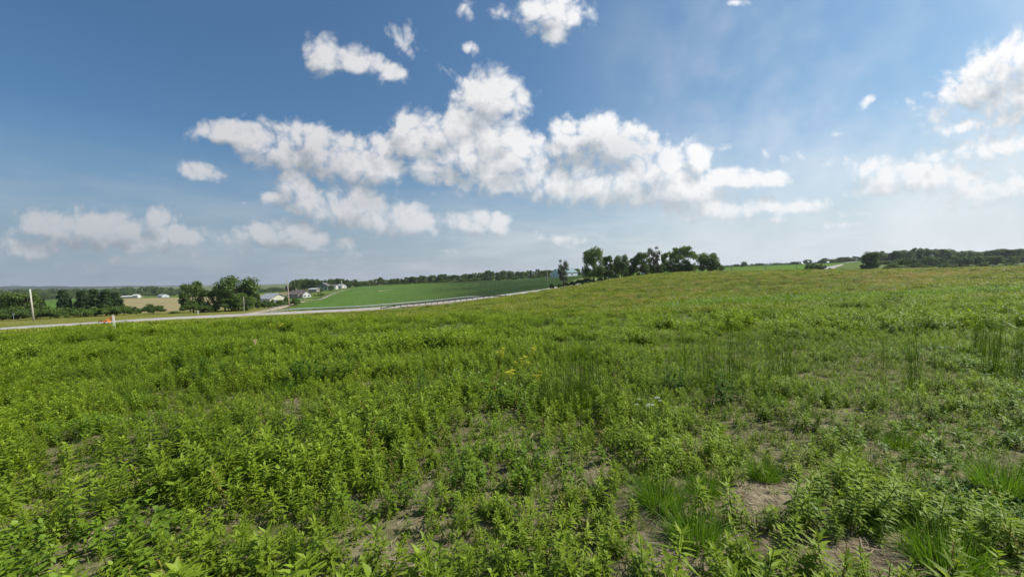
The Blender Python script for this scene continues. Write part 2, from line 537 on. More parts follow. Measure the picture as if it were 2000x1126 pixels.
def leafmat(name, dark, light, transl=.35, rough=.5, patch=.12, patch_scale=.35, tcol=None, spec=.22, rnd=.35):
    """foliage: colour differs from leaf to leaf, from plant to plant and from patch to patch"""
    m_, (new, math_, vmath, mix, mr, noise, L), out = material(name)
    a = new('ShaderNodeAttribute', attribute_name='tint')
    oi = new('ShaderNodeObjectInfo')
    geo = new('ShaderNodeNewGeometry')
    n = noise(geo.outputs['Position'], patch_scale, 3, .6)
    f = math_('ADD', math_('MULTIPLY', a.outputs['Fac'], 1 - rnd), math_('MULTIPLY', oi.outputs['Random'], rnd))
    f = math_('ADD', f, math_('MULTIPLY', math_('SUBTRACT', n.outputs[0], .5), patch * 8), clamp=True)
    c = mix(f, dark, light)
    p = new('ShaderNodeBsdfPrincipled')
    L.new(c, p.inputs['Base Color'])
    p.inputs['Roughness'].default_value = rough
    p.inputs['Specular IOR Level'].default_value = spec
    t = new('ShaderNodeBsdfTranslucent')
    tc_ = mix(1.0, c, tcol or (1.35, 1.35, .6), 'MULTIPLY')
    L.new(tc_, t.inputs[0])
    ms = new('ShaderNodeMixShader')
    ms.inputs[0].default_value = transl
    L.new(p.outputs[0], ms.inputs[1])
    L.new(t.outputs[0], ms.inputs[2])
    L.new(ms.outputs[0], out.inputs[0])
    return m_


M = {}
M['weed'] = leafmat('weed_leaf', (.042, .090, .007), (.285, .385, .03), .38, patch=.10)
M['weed_far'] = leafmat('weed_far_leaf', (.075, .115, .008), (.245, .305, .028), .36, patch=.22, patch_scale=.16)
M['grass'] = leafmat('grass_blade', (.055, .115, .010), (.22, .335, .026), .40, patch=.06, spec=.3)
M['tussock'] = leafmat('tussock_blade', (.05, .11, .010), (.19, .34, .03), .4, patch=.02)
M['olive'] = leafmat('olive_grass', (.12, .155, .02), (.33, .34, .06), .32, patch=.1)
M['rust'] = leafmat('rusty_grass', (.22, .18, .05), (.40, .31, .10), .3, patch=.1)
M['dkweed'] = leafmat('dark_weed_leaf', (.03, .075, .010), (.085, .16, .025), .25, patch=.05, spec=.08)
M['clover'] = leafmat('clover_leaf', (.035, .10, .015), (.09, .19, .035), .3, patch=.05)
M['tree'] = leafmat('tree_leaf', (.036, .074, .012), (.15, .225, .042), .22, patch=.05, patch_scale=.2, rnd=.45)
M['tree_lt'] = leafmat('tree_leaf_light', (.06, .11, .016), (.15, .23, .045), .28, patch=.05, patch_scale=.2, rnd=.4)
M['pine'] = leafmat('conifer_leaf', (.018, .042, .012), (.065, .11, .028), .12, patch=.04, patch_scale=.2)
M['sparse'] = leafmat('sparse_tree_leaf', (.06, .08, .035), (.14, .16, .08), .2, patch=.04)
M['soy'] = leafmat('soy_leaf', (.045, .095, .014), (.11, .20, .03), .25, patch=.12, patch_scale=.03, rnd=0.0, spec=.03)
M['straw'] = plain('dry_straw', (.33, .26, .17), .8, var=.45, scale=9)
M['stem'] = plain('green_stem', (.09, .13, .035), .6, scale=20)
M['bark'] = plain('bark', (.11, .085, .06), .9, var=.3, scale=6, bump=.5)
M['yellow'] = plain('yellow_blossom', (.62, .58, .03), .6, scale=30)
M['white_fl'] = plain('white_blossom', (.8, .8, .76), .6, scale=30)
M['pole_grey'] = plain('weathered_grey_pole', (.46, .44, .38), .85, var=.2, scale=4, bump=.3)
M['pole_brown'] = plain('brown_pole', (.46, .36, .26), .85, var=.2, scale=4, bump=.3)
M['metal'] = plain('galvanised_steel', (.50, .51, .50), .42, .6, var=.12)
M['rail_dark'] = plain('dark_dull_rail', (.19, .18, .17), .6, .3, var=.15)  # beam of the near guardrail, darker than the far rail's steel
M['post_dark'] = plain('dark_post', (.10, .085, .07), .8, var=.2)
M['white'] = plain('white_paint', (.78, .78, .75), .5, var=.04)
M['cream'] = plain('cream_siding', (.62, .58, .47), .6, var=.05)
M['offwhite'] = plain('off_white_siding', (.60, .59, .56), .6, var=.05)
M['brownwall'] = plain('taupe_siding', (.26, .22, .19), .7, var=.08)
M['greenwall'] = plain('grey_green_siding', (.13, .17, .14), .7, var=.08)
M['roof_grey'] = plain('light_metal_roof', (.46, .46, .45), .45, .3, var=.1)
M['roof_brown'] = plain('brown_shingle_roof', (.15, .12, .105), .85, var=.15)
M['roof_dark'] = plain('dark_shingle_roof', (.11, .11, .11), .85, var=.15)
M['roof_teal'] = plain('teal_metal_roof', (.17, .25, .26), .5, .1, var=.08)
M['bluewall'] = plain('pale_blue_siding', (.60, .65, .70), .6, var=.05)
M['glass'] = plain('window_glass', (.03, .035, .045), .12, var=.1)
M['door'] = plain('grey_door', (.22, .22, .22), .5, var=.1)
M['orange'] = plain('orange_ribbon', (.85, .16, .03), .5, var=.1)
M['black'] = plain('black_rubber', (.02, .02, .02), .7)
M['car_paint'] = plain('silver_blue_car_paint', (.38, .45, .52), .25, .5, var=.03)


def ground_mat():
    m_, (new, math_, vmath, mix, mr, noise, L), out = material('ground_soil_and_thatch')
    geo = new('ShaderNodeNewGeometry')
    P = geo.outputs['Position']
    a = new('ShaderNodeAttribute', attribute_name='cover')
    n1 = noise(P, 1.7, 8, .65)
    n2 = noise(P, 14, 6, .7)
    n3 = noise(P, .06, 4, .6)
    soil = mix(mr(n1.outputs[0], .3, .7), (.14, .112, .068), (.33, .275, .18))
    soil = mix(mr(n2.outputs[0], .4, .62, 0, .8), soil, (.095, .072, .045))
    thatch = mix(n3.outputs[0], (.055, .085, .018), (.12, .135, .03))
    thatch = mix(mr(n1.outputs[0], .35, .7, 0, .7), thatch, (.09, .12, .022))
    f = math_('ADD', a.outputs['Fac'], math_('MULTIPLY', math_('SUBTRACT', n2.outputs[0], .5), .7), clamp=True)
    c = mix(f, soil, thatch)
    p = new('ShaderNodeBsdfPrincipled')
    L.new(c, p.inputs['Base Color'])
    p.inputs['Roughness'].default_value = .95
    p.inputs['Specular IOR Level'].default_value = .15
    b = new('ShaderNodeBump')
    b.inputs['Strength'].default_value = 1.0
    b.inputs['Distance'].default_value = .06
    L.new(math_('ADD', n1.outputs[0], math_('MULTIPLY', n2.outputs[0], .5)), b.inputs['Height'])
    L.new(b.outputs[0], p.inputs['Normal'])
    L.new(p.outputs[0], out.inputs[0])
    return m_


def field_mat(name, a, b, scale=.08, c3=None, fine=2.0):
    m_, (new, math_, vmath, mix, mr, noise, L), out = material(name)
    geo = new('ShaderNodeNewGeometry')
    P = geo.outputs['Position']
    n1 = noise(P, scale, 5, .6)
    n2 = noise(P, fine, 4, .65)
    c = mix(mr(n1.outputs[0], .3, .7), a, b)
    c = mix(mr(n2.outputs[0], .35, .7, 0, .5), c, c3 or tuple(x * .6 for x in a))
    p = new('ShaderNodeBsdfPrincipled')
    L.new(c, p.inputs['Base Color'])
    p.inputs['Roughness'].default_value = .95
    p.inputs['Specular IOR Level'].default_value = .02
    bm = new('ShaderNodeBump')
    bm.inputs['Strength'].default_value = .8
    bm.inputs['Distance'].default_value = .15
    L.new(n2.outputs[0], bm.inputs['Height'])
    L.new(bm.outputs[0], p.inputs['Normal'])
    L.new(p.outputs[0], out.inputs[0])
    return m_


M['ground'] = ground_mat()
M['mown'] = field_mat('mown_roadside_grass', (.14, .15, .035), (.22, .21, .055), .12)
M['lawn'] = field_mat('lawn', (.075, .13, .03), (.13, .17, .04), .06)
M['tan'] = field_mat('tan_stubble', (.24, .21, .10), (.30, .25, .13), .03)
M['crop'] = field_mat('far_green_crop', (.075, .14, .02), (.10, .18, .025), .02)
M['asphalt'] = field_mat('pale_worn_road', (.32, .31, .285), (.40, .385, .35), .3, (.26, .24, .22), 6)
M['gravel'] = field_mat('gravel', (.30, .25, .19), (.40, .34, .27), .5, (.20, .16, .12), 9)
M['weedfield'] = field_mat('bare_gravel_verge', (.22, .18, .125), (.28, .23, .16), .3, (.14, .12, .08), 5)
M['hill'] = field_mat('far_wooded_hill', (.015, .03, .015), (.03, .05, .02), .01, (.01, .02, .01), .08)
M['soyground'] = field_mat('soy_ground', (.055, .105, .018), (.075, .13, .022), .03, (.08, .085, .035), 1.2)

# ------------------------------------------------------------------ ground sheet
FIELD_EDGE = [(-120, 56), (0, 66), (222, 79), (400, 91), (520, 97), (620, 103), (700, 107), (850, 110), (1000, 129), (1075, 142), (1160, 148), (1250, 158), (1330, 162), (1450, 160), (1620, 150), (1800, 135), (2120, 125)]
fe_x = np.array([a for a, b in FIELD_EDGE], float)
fe_y = np.array([b for a, b in FIELD_EDGE], float)


def field_edge(px):
    return np.interp(px, fe_x, fe_y)


def bare(x, y):
    """how bare the soil is: patches at the lower right, fewer to the left"""
    n = fbm(x * 1.7 + 11, y * 1.7, 21, 4) - .5
    w = np.zeros_like(n)
    for (c, rx, ry, k) in BARE_SPOTS:
        w = np.maximum(w, k * np.exp(-((x - c.x) / rx) ** 2 - ((y - c.y) / ry) ** 2))
    return np.clip((w + n * 1.15 - .36) / .22, 0, 1)


# bare places of the field: photo pixel of the middle, radii in metres, strength
BARE_SPOTS = [(hit(a, b), rx * .8, ry * .8, k * .92) for (a, b, rx, ry, k) in
              [(1330, 1080, .55, .32, 1.0), (1480, 990, .45, .3, .8), (1560, 960, .4, .25, .65), (1680, 1085, .45, .22, .9), (1120, 930, .6, .3, .52), (1010, 905, .5, .3, .44),
               (1420, 1060, .5, .4, .8), (1200, 1010, .45, .35, .6), (760, 1090, .3, .15, .45), (460, 890, .4, .2, .5), (560, 785, .8, .22, .6), (1940, 905, .5, .2, .4)]]

ang = np.concatenate([np.linspace(-180, -62, 60, endpoint=False), np.linspace(-62, 62, 620, endpoint=False), np.linspace(62, 180, 60, endpoint=False)])
ang = np.radians(ang)
rr = np.concatenate([[0.05], np.exp(np.linspace(math.log(.5), math.log(4200), 430))])
AA, RR = np.meshgrid(ang, rr, indexing='ij')
GX, GY = RR * np.sin(AA), RR * np.cos(AA)
ZZ = ground(GX, GY)
na, nr = AA.shape
idx = np.arange(na * nr).reshape(na, nr)
i0, i1 = idx, np.roll(idx, -1, 0)
Fq = np.stack([i0[:, :-1], i0[:, 1:], i1[:, 1:], i1[:, :-1]], -1).reshape(-1, 4)
cov = 1 - bare(GX, GY)
cov = np.clip(cov * .32 + np.clip((RR - 8) / 14, 0, 1), 0, 1)
me = mesh_np('ground', np.stack([GX, GY, ZZ], -1).reshape(-1, 3), Fq, True, {'cover': cov.ravel()})
link('ground', me, M['ground'], kind='structure')


def drape(name, poly, mat, dz=.05, n=60, kind='structure', sub=None):
    """a sheet laid over the ground: poly is [(px_left, px_right, D), ...] with D growing"""
    poly = sorted(poly, key=lambda q: q[2])
    Ds = np.exp(np.linspace(math.log(poly[0][2]), math.log(poly[-1][2]), n))
    l_ = np.interp(Ds, [q[2] for q in poly], [q[0] for q in poly])
    r_ = np.interp(Ds, [q[2] for q in poly], [q[1] for q in poly])
    k = sub or 80
    s = np.linspace(0, 1, k)
    jit = (fbm(Ds * .3, Ds * 0, 9) - .5)[:, None] * 4
    PX = l_[:, None] * (1 - s) + r_[:, None] * s + jit
    Dm = np.repeat(Ds[:, None], k, 1)
    Xw = (PX - 1000) / F * Dm
    Zw = ground(Xw, Dm) + dz + Dm * .0004
    id_ = np.arange(n * k).reshape(n, k)
    Fq = np.stack([id_[:-1, :-1], id_[:-1, 1:], id_[1:, 1:], id_[1:, :-1]], -1).reshape(-1, 4)
    return link(name, mesh_np(name, np.stack([Xw, Dm, Zw], -1).reshape(-1, 3), Fq, True), mat, kind=kind)


def smooth_path(pts, n=200):
    P = np.array([(p[0], p[1]) for p in pts], float)
    s = np.concatenate([[0], np.cumsum(np.hypot(*np.diff(P, axis=0).T))])
    q = np.linspace(0, s[-1], n)
    return np.stack([pchip(s, P[:, 0], q), pchip(s, P[:, 1], q)], -1)


def strip(name, pts, width, mat, lift=.12, n=220, kind='structure', crown=0.0, skirt=.6):
    P = smooth_path([(p.x, p.y) for p in pts], n)
    T = np.gradient(P, axis=0)
    T /= np.linalg.norm(T, axis=1)[:, None]
    N = np.stack([T[:, 1], -T[:, 0]], -1)
    zc = ground(P[:, 0], P[:, 1])
    ker = np.ones(7) / 7
    zc = np.convolve(np.pad(zc, 3, 'edge'), ker, 'valid') + lift
    if not np.isscalar(width):
        width = np.interp(np.linspace(0, 1, n), np.linspace(0, 1, len(width)), width)[:, None]
    V = []
    for off, dz in ((-.5, -skirt), (-.5, 0), (0, crown), (.5, 0), (.5, -skirt)):
        o_ = off + (.08 * np.sign(off) if dz == -skirt else 0)
        q = P + N * o_ * width
        V.append(np.concatenate([q, (zc + dz)[:, None]], 1))
    V = np.stack(V, 1)
    k = V.shape[1]
    id_ = np.arange(n * k).reshape(n, k)
    Fq = np.stack([id_[:-1, :-1], id_[1:, :-1], id_[1:, 1:], id_[:-1, 1:]], -1).reshape(-1, 4)
    return link(name, mesh_np(name, V.reshape(-1, 3), Fq), mat, kind=kind), P, N, zc


# far wooded hills on the horizon
def hills(name, pxa, pxb, D, tops, base_z, mat):
    xs = np.linspace(pxa, pxb, 160)
    py = np.interp(xs, [a for a, b in tops], [b for a, b in tops])
    V = []
    for i, (px, y) in enumerate(zip(xs, py)):
        r = ray(px, y)
        zt = EYE + r[2] * D + (fbm(px * .05, 0, 4) - .5) * D * .004
        X_ = r[0] * D
        V += [(X_, D, base_z), (X_, D + 250, base_z + (zt - base_z) * .7), (X_, D + 600, zt), (X_ * 1.1, D + 1400, base_z)]
    V = np.array(V)
    id_ = np.arange(len(V)).reshape(-1, 4)
    Fq = np.stack([id_[:-1, :-1], id_[1:, :-1], id_[1:, 1:], id_[:-1, 1:]], -1).reshape(-1, 4)
    link(name, mesh_np(name, V, Fq, True), mat, kind='structure')


hills('hills', -200, 720, 2600, [(-200, 562), (0, 564), (60, 562), (200, 562), (340, 560), (500, 558), (530, 556), (560, 555), (600, 556), (720, 556)], -25, M['hill'])
hills('hills', 1180, 2200, 2600, [(1180, 524), (1300, 519), (1450, 515), (1550, 512), (1700, 507), (1900, 500), (2200, 495)], 0, M['hill'])

# fields beyond the road
drape('roadside_grass', [(-150, 420, 76), (-150, 640, 90), (-150, 575, 118), (-150, 545, 128), (-150, 520, 150)], M['mown'], .07)
drape('tan_field', [(225, 470, 150), (235, 480, 300), (225, 500, 480)], M['tan'], .12)
drape('green_field', [(-100, 520, 490), (-100, 560, 640)], M['crop'], .15)
drape('green_field', [(60, 200, 230), (60, 200, 480)], M['crop'], .14)
drape('lawn', [(540, 640, 150), (560, 665, 200), (575, 690, 300), (600, 705, 360)], M['lawn'], .08)
drape('pasture', [(495, 570, 300), (495, 590, 560)], M['tan'], .14)
drape('soybean_field', [(540, 620, 120), (560, 860, 126), (590, 1000, 150), (600, 1075, 163), (625, 1110, 200), (690, 1160, 320), (700, 1170, 385)], M['soyground'], .05)
drape('green_field', [(1160, 1600, 196), (1160, 1640, 300), (1160, 1660, 420)], M['crop'], .12)
drape('pasture', [(1600, 1700, 205), (1630, 1720, 300), (1640, 1750, 420)], M['lawn'], .12)
drape('gravel_verge', [(790, 870, 116), (770, 975, 122.5)], M['weedfield'], .10, 20)

# roads
road_pts = [at(-260, 52), at(-120, 64), at(0, 73.5), at(222, 86), at(400, 98.5), at(520, 104.5), at(620, 111.5), at(700, 116.5), at(850, 128.5), at(1000, 138.5), at(1075, 149),
            at(1150, 172), at(1250, 196), at(1400, 196), at(1500, 192), at(1570, 205), at(1620, 265), at(1655, 340), at(1690, 412), at(1700, 470)]
strip('gravel_shoulder', road_pts, 9.6, M['gravel'], .12, 500)
road, RP, RN, RZ = strip('road', road_pts, 6.6, M['asphalt'], .20, 500, crown=.05, skirt=.09)
strip('gravel_driveway', [at(470, 103), at(515, 118), at(545, 142), at(565, 165), at(590, 190)], 4.2, M['gravel'], .16, 60)
strip('driveway', [at(582, 212), at(606, 205), at(626, 206), at(650, 245), at(675, 290), at(697, 335), at(702, 370)], 5.0, M['gravel'], .16, 90)
strip('dirt_track', [at(1190, 140), at(1215, 146), at(1250, 150), at(1290, 152), at(1335, 154)], [1.0, 4.5, 4.0, 1.6, .8], M['gravel'], .22, 60)
strip('dirt_track', [at(735, 250), at(750, 255), at(765, 258)], 3.0, M['tan'], .42, 20)

# ------------------------------------------------------------------ plants: mesh makers
def leaf(V, Fc, T, base, d, up, ln, wd, droop, tint, seg=3):
    """a folded lance-shaped leaf; d = outward direction, up = the blade's upper side"""
    side = d.cross(up)
    if side.length < 1e-4:
        side = Vector((1, 0, 0))
    side.normalize()
    b = len(V)
    p = Vector(base)
    dd = d.normalized()
    w_prof = {2: (.15, 1), 3: (.2, 1, .62)}[seg]
    for i in range(seg):
        w = wd * .5 * w_prof[i]
        V += [p - side * w + up * w * .35, p.copy(), p + side * w + up * w * .35]
        T += [tint] * 3
        dd = (dd + Vector((0, 0, -droop))).normalized()
        p = p + dd * (ln / seg)
    V.append(p)
    T.append(tint)
    for i in range(seg - 1):
        a = b + i * 3
        Fc += [(a, a + 1, a + 4), (a, a + 4, a + 3), (a + 1, a + 2, a + 5), (a + 1, a + 5, a + 4)]
    a = b + (seg - 1) * 3
    t = b + seg * 3
    Fc += [(a, a + 1, t), (a + 1, a + 2, t)]


def stemtri(V, Fc, T, p0, p1, r, tint=.2):
    b = len(V)
    ax = (p1 - p0).normalized()
    a = ax.orthogonal().normalized()
    c = ax.cross(a)
    for p, q in ((p0, r), (p1, r * .6)):
        for j in range(3):
            th = j * 2.094
            V.append(p + (a * math.cos(th) + c * math.sin(th)) * q)
            T.append(tint)
    for j in range(3):
        k = (j + 1) % 3
        Fc += [(b + j, b + k, b + 3 + k), (b + j, b + 3 + k, b + 3 + j)]


def weed_stem(V, Fc, T, R, base, h, n, ln, wd, seg=3, lean=.12, col=0.0, br=True):
    p = Vector(base)
    d = Vector((R.gauss(0, lean), R.gauss(0, lean), 1)).normalized()
    top = p + d * h
    mid = p + d * h * .5 + Vector((R.gauss(0, .01), R.gauss(0, .01), 0))
    stemtri(V, Fc, T, p, mid, .0035 * (h / .35 + .4))
    stemtri(V, Fc, T, mid, top, .003)
    a = R.random() * 6.28
    for i in range(n):
        f = .22 + .78 * (i + R.random() * .5) / n
        q = p.lerp(mid, f * 2) if f < .5 else mid.lerp(top, f * 2 - 1)
        a += 2.4 + R.gauss(0, .25)
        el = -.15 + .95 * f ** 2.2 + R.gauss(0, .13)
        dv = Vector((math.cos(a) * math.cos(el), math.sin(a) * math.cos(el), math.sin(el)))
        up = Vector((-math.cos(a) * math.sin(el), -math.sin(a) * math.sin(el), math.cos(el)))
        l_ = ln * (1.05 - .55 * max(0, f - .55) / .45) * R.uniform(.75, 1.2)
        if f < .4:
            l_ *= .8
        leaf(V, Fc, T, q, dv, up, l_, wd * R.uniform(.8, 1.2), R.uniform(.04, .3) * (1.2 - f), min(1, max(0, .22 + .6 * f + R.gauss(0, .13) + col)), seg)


def mk(V, Fc, T, name, mat):
    me = mesh_np(name, np.array([tuple(v) for v in V]), np.array(Fc), False, {'tint': T})
    me.materials.append(M[mat])
    return me


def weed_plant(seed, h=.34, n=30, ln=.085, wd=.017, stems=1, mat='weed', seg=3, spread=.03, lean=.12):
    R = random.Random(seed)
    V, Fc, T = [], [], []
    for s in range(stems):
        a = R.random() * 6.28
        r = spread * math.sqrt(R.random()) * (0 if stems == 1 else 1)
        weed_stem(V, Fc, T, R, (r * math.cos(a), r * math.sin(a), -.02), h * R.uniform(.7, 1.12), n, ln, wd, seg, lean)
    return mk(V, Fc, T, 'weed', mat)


def blades(seed, n=70, h=.35, spread=.06, wd=.006, out=.5, mat='grass', seg=3, tint=(.2, .9)):
    R = random.Random(seed)
    V, Fc, T = [], [], []
    for i in range(n):
        a = R.random() * 6.28
        r = spread * math.sqrt(R.random())
        o = R.random() ** .8 * out
        d = Vector((math.cos(a) * o, math.sin(a) * o, 1)).normalized()
        p = Vector((r * math.cos(a), r * math.sin(a), -.01))
        l_ = h * R.uniform(.55, 1.15)
        tw = R.random() * 6.28
        side = Vector((math.cos(tw), math.sin(tw), 0))
        side = (side - d * side.dot(d)).normalized()
        b = len(V)
        t = R.uniform(*tint)
        dr = R.uniform(.05, .45) * o
        for k in range(seg):
            w = wd * (1 - .28 * k)
            V += [p - side * w * .5, p + side * w * .5]
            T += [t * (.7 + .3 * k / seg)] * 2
            d = (d + Vector((0, 0, -dr)) + Vector((math.cos(a), math.sin(a), 0)) * dr * .5).normalized()
            p = p + d * l_ / seg
        V.append(p)
        T.append(t)
        for k in range(seg - 1):
            q = b + 2 * k
            Fc += [(q, q + 1, q + 3), (q, q + 3, q + 2)]
        q = b + 2 * (seg - 1)
        Fc += [(q, q + 1, q + 2)]
    return V, Fc, T


def grass_mesh(seed, mat='grass', **k):
    V, Fc, T = blades(seed, mat=mat, **k)
    return mk(V, Fc, T, 'grass', mat)


def tall_grass(seed, mat='grass', n=9, h=.9, spread=.08, head=True):
    R = random.Random(seed)
    V, Fc, T = blades(seed, 14, h * .5, spread, .006, .25)
    for i in range(n):
        a = R.random() * 6.28
        r = spread * R.random()
        p0 = Vector((r * math.cos(a), r * math.sin(a), 0))
        l_ = h * R.uniform(.65, 1.1)
        p1 = p0 + Vector((R.gauss(0, .06), R.gauss(0, .06), 1)) * l_
        stemtri(V, Fc, T, p0, p1, .0022, .35)
        if head:
            for k in range(7):
                q = p0.lerp(p1, .84 + .16 * k / 7)
                aa = R.random() * 6.28
                leaf(V, Fc, T, q, Vector((math.cos(aa) * .4, math.sin(aa) * .4, 1)), Vector((math.cos(aa), math.sin(aa), 0)), .03, .006, .02, .75, 2)
    return mk(V, Fc, T, 'tall_grass', mat)


def clump_far(seed, w=.8, h=.35, n=90, ln=.17, wd=.05, mat='weed_far'):
    R = random.Random(seed)
    V, Fc, T = [], [], []
    for i in range(n):
        a = R.random() * 6.28
        r = w * .5 * math.sqrt(R.random())
        z = h * R.uniform(.35, 1.0) * (1 - .5 * (r / (w * .5)) ** 2)
        el = R.uniform(.1, 1.1)
        aa = R.random() * 6.28
        dv = Vector((math.cos(aa) * math.cos(el), math.sin(aa) * math.cos(el), math.sin(el)))
        up = Vector((-math.cos(aa) * math.sin(el), -math.sin(aa) * math.sin(el), math.cos(el)))
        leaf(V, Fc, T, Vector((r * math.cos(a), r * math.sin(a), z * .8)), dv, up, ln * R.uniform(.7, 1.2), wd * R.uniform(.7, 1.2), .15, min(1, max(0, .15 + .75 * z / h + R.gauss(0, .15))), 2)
    return mk(V, Fc, T, 'weed_clump', mat)


def straw_mesh(seed):
    R = random.Random(seed)
    b = MB()
    for i in range(R.randint(2, 4)):
        a = R.random() * 3.14
        l_ = R.uniform(.03, .13)
        c = Vector((R.gauss(0, .05), R.gauss(0, .05), .008))
        d = Vector((math.cos(a), math.sin(a), R.uniform(-.05, .15))) * l_ * .5
        b.tube([c - d, c + d], R.uniform(.0008, .002), 3, False)
    me = b.mesh('straw')
    me.materials.append(M['straw'])
    return me


def flower_stalk(seed, kind='yellow', h=.55):
    R = random.Random(seed)
    V, Fc, T = [], [], []
    weed_stem(V, Fc, T, R, (0, 0, 0), h, 16, .07, .014, 2)
    me = mk(V, Fc, T, 'flowering_weed', 'weed')
    return me


def points_stuff(name, pts, rots, scales, idxs, meshes, **props):
    """one object of ground cover: the given meshes instanced on given points"""
    col = bpy.data.collections.new(name + '_kinds')
    for i, m_ in enumerate(meshes):
        o = bpy.data.objects.new('%s_kind_%02d' % (name, i), m_)
        col.objects.link(o)
    me = bpy.data.meshes.new(name)
    n = len(pts)
    me.vertices.add(n)
    me.vertices.foreach_set('co', np.asarray(pts, np.float32).ravel())
    a = me.attributes.new('rot', 'FLOAT_VECTOR', 'POINT')
    a.data.foreach_set('vector', np.asarray(rots, np.float32).ravel())
    a = me.attributes.new('scl', 'FLOAT_VECTOR', 'POINT')
    sc = np.asarray(scales, np.float32)
    if sc.ndim == 1:
        sc = np.repeat(sc[:, None], 3, 1)
    a.data.foreach_set('vector', sc.ravel())
    a = me.attributes.new('idx', 'INT', 'POINT')
    a.data.foreach_set('value', np.asarray(idxs, np.int32))
    o = link(name, me, None, **props)
    ng = bpy.data.node_groups.new(name, 'GeometryNodeTree')
    ng.interface.new_socket('Geometry', in_out='INPUT', socket_type='NodeSocketGeometry')
    ng.interface.new_socket('Geometry', in_out='OUTPUT', socket_type='NodeSocketGeometry')
    N, Lk = ng.nodes, ng.links
    gi, go = N.new('NodeGroupInput'), N.new('NodeGroupOutput')
    ci = N.new('GeometryNodeCollectionInfo')
    ci.inputs[0].default_value = col
    ci.inputs['Separate Children'].default_value = True
    ci.inputs['Reset Children'].default_value = True
    iop = N.new('GeometryNodeInstanceOnPoints')
    iop.inputs['Pick Instance'].default_value = True

    def attr(nm, t):
        q = N.new('GeometryNodeInputNamedAttribute')
        q.data_type = t
        q.inputs[0].default_value = nm
        return q.outputs[0]
    mp = N.new('GeometryNodeMeshToPoints')
    Lk.new(gi.outputs[0], mp.inputs[0])
    Lk.new(mp.outputs[0], iop.inputs['Points'])
    Lk.new(ci.outputs[0], iop.inputs['Instance'])
    Lk.new(attr('idx', 'INT'), iop.inputs['Instance Index'])
    e2r = N.new('FunctionNodeEulerToRotation')
    Lk.new(attr('rot', 'FLOAT_VECTOR'), e2r.inputs[0])
    Lk.new(e2r.outputs[0], iop.inputs['Rotation'])
    Lk.new(attr('scl', 'FLOAT_VECTOR'), iop.inputs['Scale'])
    Lk.new(iop.outputs[0], go.inputs[0])
    md = o.modifiers.new('cover', 'NODES')
    md.node_group = ng
    return o


def scatter(D0, D1, dens, tmax=1.62, seed=0, taper=0.0):
    """random points in the wedge before the camera; dens per square metre at D0, falling with D**-taper"""
    r = np.random.default_rng(seed)
    n = int(dens * tmax * (D1 * D1 - D0 * D0)) if taper == 0 else int(dens * 2 * tmax * D0 ** taper * (D1 ** (2 - taper) - D0 ** (2 - taper)) / (2 - taper))
    u = r.random(n)
    if taper == 0:
        D = np.sqrt(D0 * D0 + u * (D1 * D1 - D0 * D0))
    else:
        e = 2 - taper
        D = (D0 ** e + u * (D1 ** e - D0 ** e)) ** (1 / e)
    t = r.uniform(-tmax, tmax, n)
    return t * D, D, r


def rots(r, n, tilt=.12):
    return np.stack([r.normal(0, tilt, n), r.normal(0, tilt, n), r.uniform(0, 6.283, n)], -1)


TL = [(1290, 985, 1.05, 'bright green grass tussock left of the pair on bare soil'), (1360, 1060, 1.1, 'large bright tussock nearest the middle of the bare soil patch'),
      (1375, 965, .8, 'small dark tussock behind the pair on bare soil'), (1490, 935, .85, 'lone grass tussock to the right of the bare soil patch'),
      (1850, 1110, 1.1, 'big grass tussock at the lower right corner of the field'), (1760, 875, .8, 'yellow green tussock among weeds at the right'),
      (1960, 960, 1.2, 'tussock beside the right border above the clover'), (1515, 790, .75, 'upright tussock in the weeds beyond the bare soil'),
      (560, 770, 1.2, 'grey green tussock beside the hollow at the left'), (270, 790, 1.2, 'broad dull tussock among the weeds far left')]
# near weeds, plant by plant
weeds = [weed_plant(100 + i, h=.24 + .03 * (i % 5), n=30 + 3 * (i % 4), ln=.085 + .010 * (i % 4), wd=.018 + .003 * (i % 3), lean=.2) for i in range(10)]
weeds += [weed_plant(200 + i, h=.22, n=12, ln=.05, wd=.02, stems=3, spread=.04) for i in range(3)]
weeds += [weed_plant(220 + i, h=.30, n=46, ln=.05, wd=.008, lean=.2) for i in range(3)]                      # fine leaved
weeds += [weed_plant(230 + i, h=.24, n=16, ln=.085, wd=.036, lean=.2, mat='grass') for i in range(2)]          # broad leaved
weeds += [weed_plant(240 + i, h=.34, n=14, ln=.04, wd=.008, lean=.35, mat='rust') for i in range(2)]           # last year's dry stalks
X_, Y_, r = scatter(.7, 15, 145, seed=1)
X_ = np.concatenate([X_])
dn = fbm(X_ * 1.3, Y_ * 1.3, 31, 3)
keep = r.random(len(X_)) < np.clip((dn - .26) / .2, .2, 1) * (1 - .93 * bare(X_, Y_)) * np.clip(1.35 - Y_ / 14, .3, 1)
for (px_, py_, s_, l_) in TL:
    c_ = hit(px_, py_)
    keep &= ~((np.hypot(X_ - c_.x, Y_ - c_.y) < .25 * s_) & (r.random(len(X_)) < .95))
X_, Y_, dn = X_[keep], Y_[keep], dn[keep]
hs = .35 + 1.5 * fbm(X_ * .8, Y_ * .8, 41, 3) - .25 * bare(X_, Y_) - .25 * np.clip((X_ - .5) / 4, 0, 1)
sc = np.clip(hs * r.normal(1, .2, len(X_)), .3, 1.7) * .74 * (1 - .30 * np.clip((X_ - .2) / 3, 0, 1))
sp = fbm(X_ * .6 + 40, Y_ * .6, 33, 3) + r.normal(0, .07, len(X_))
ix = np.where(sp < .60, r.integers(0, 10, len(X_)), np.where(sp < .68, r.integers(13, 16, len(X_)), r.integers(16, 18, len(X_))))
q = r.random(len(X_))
ix = np.where(q < .10, r.integers(10, 13, len(X_)), ix)
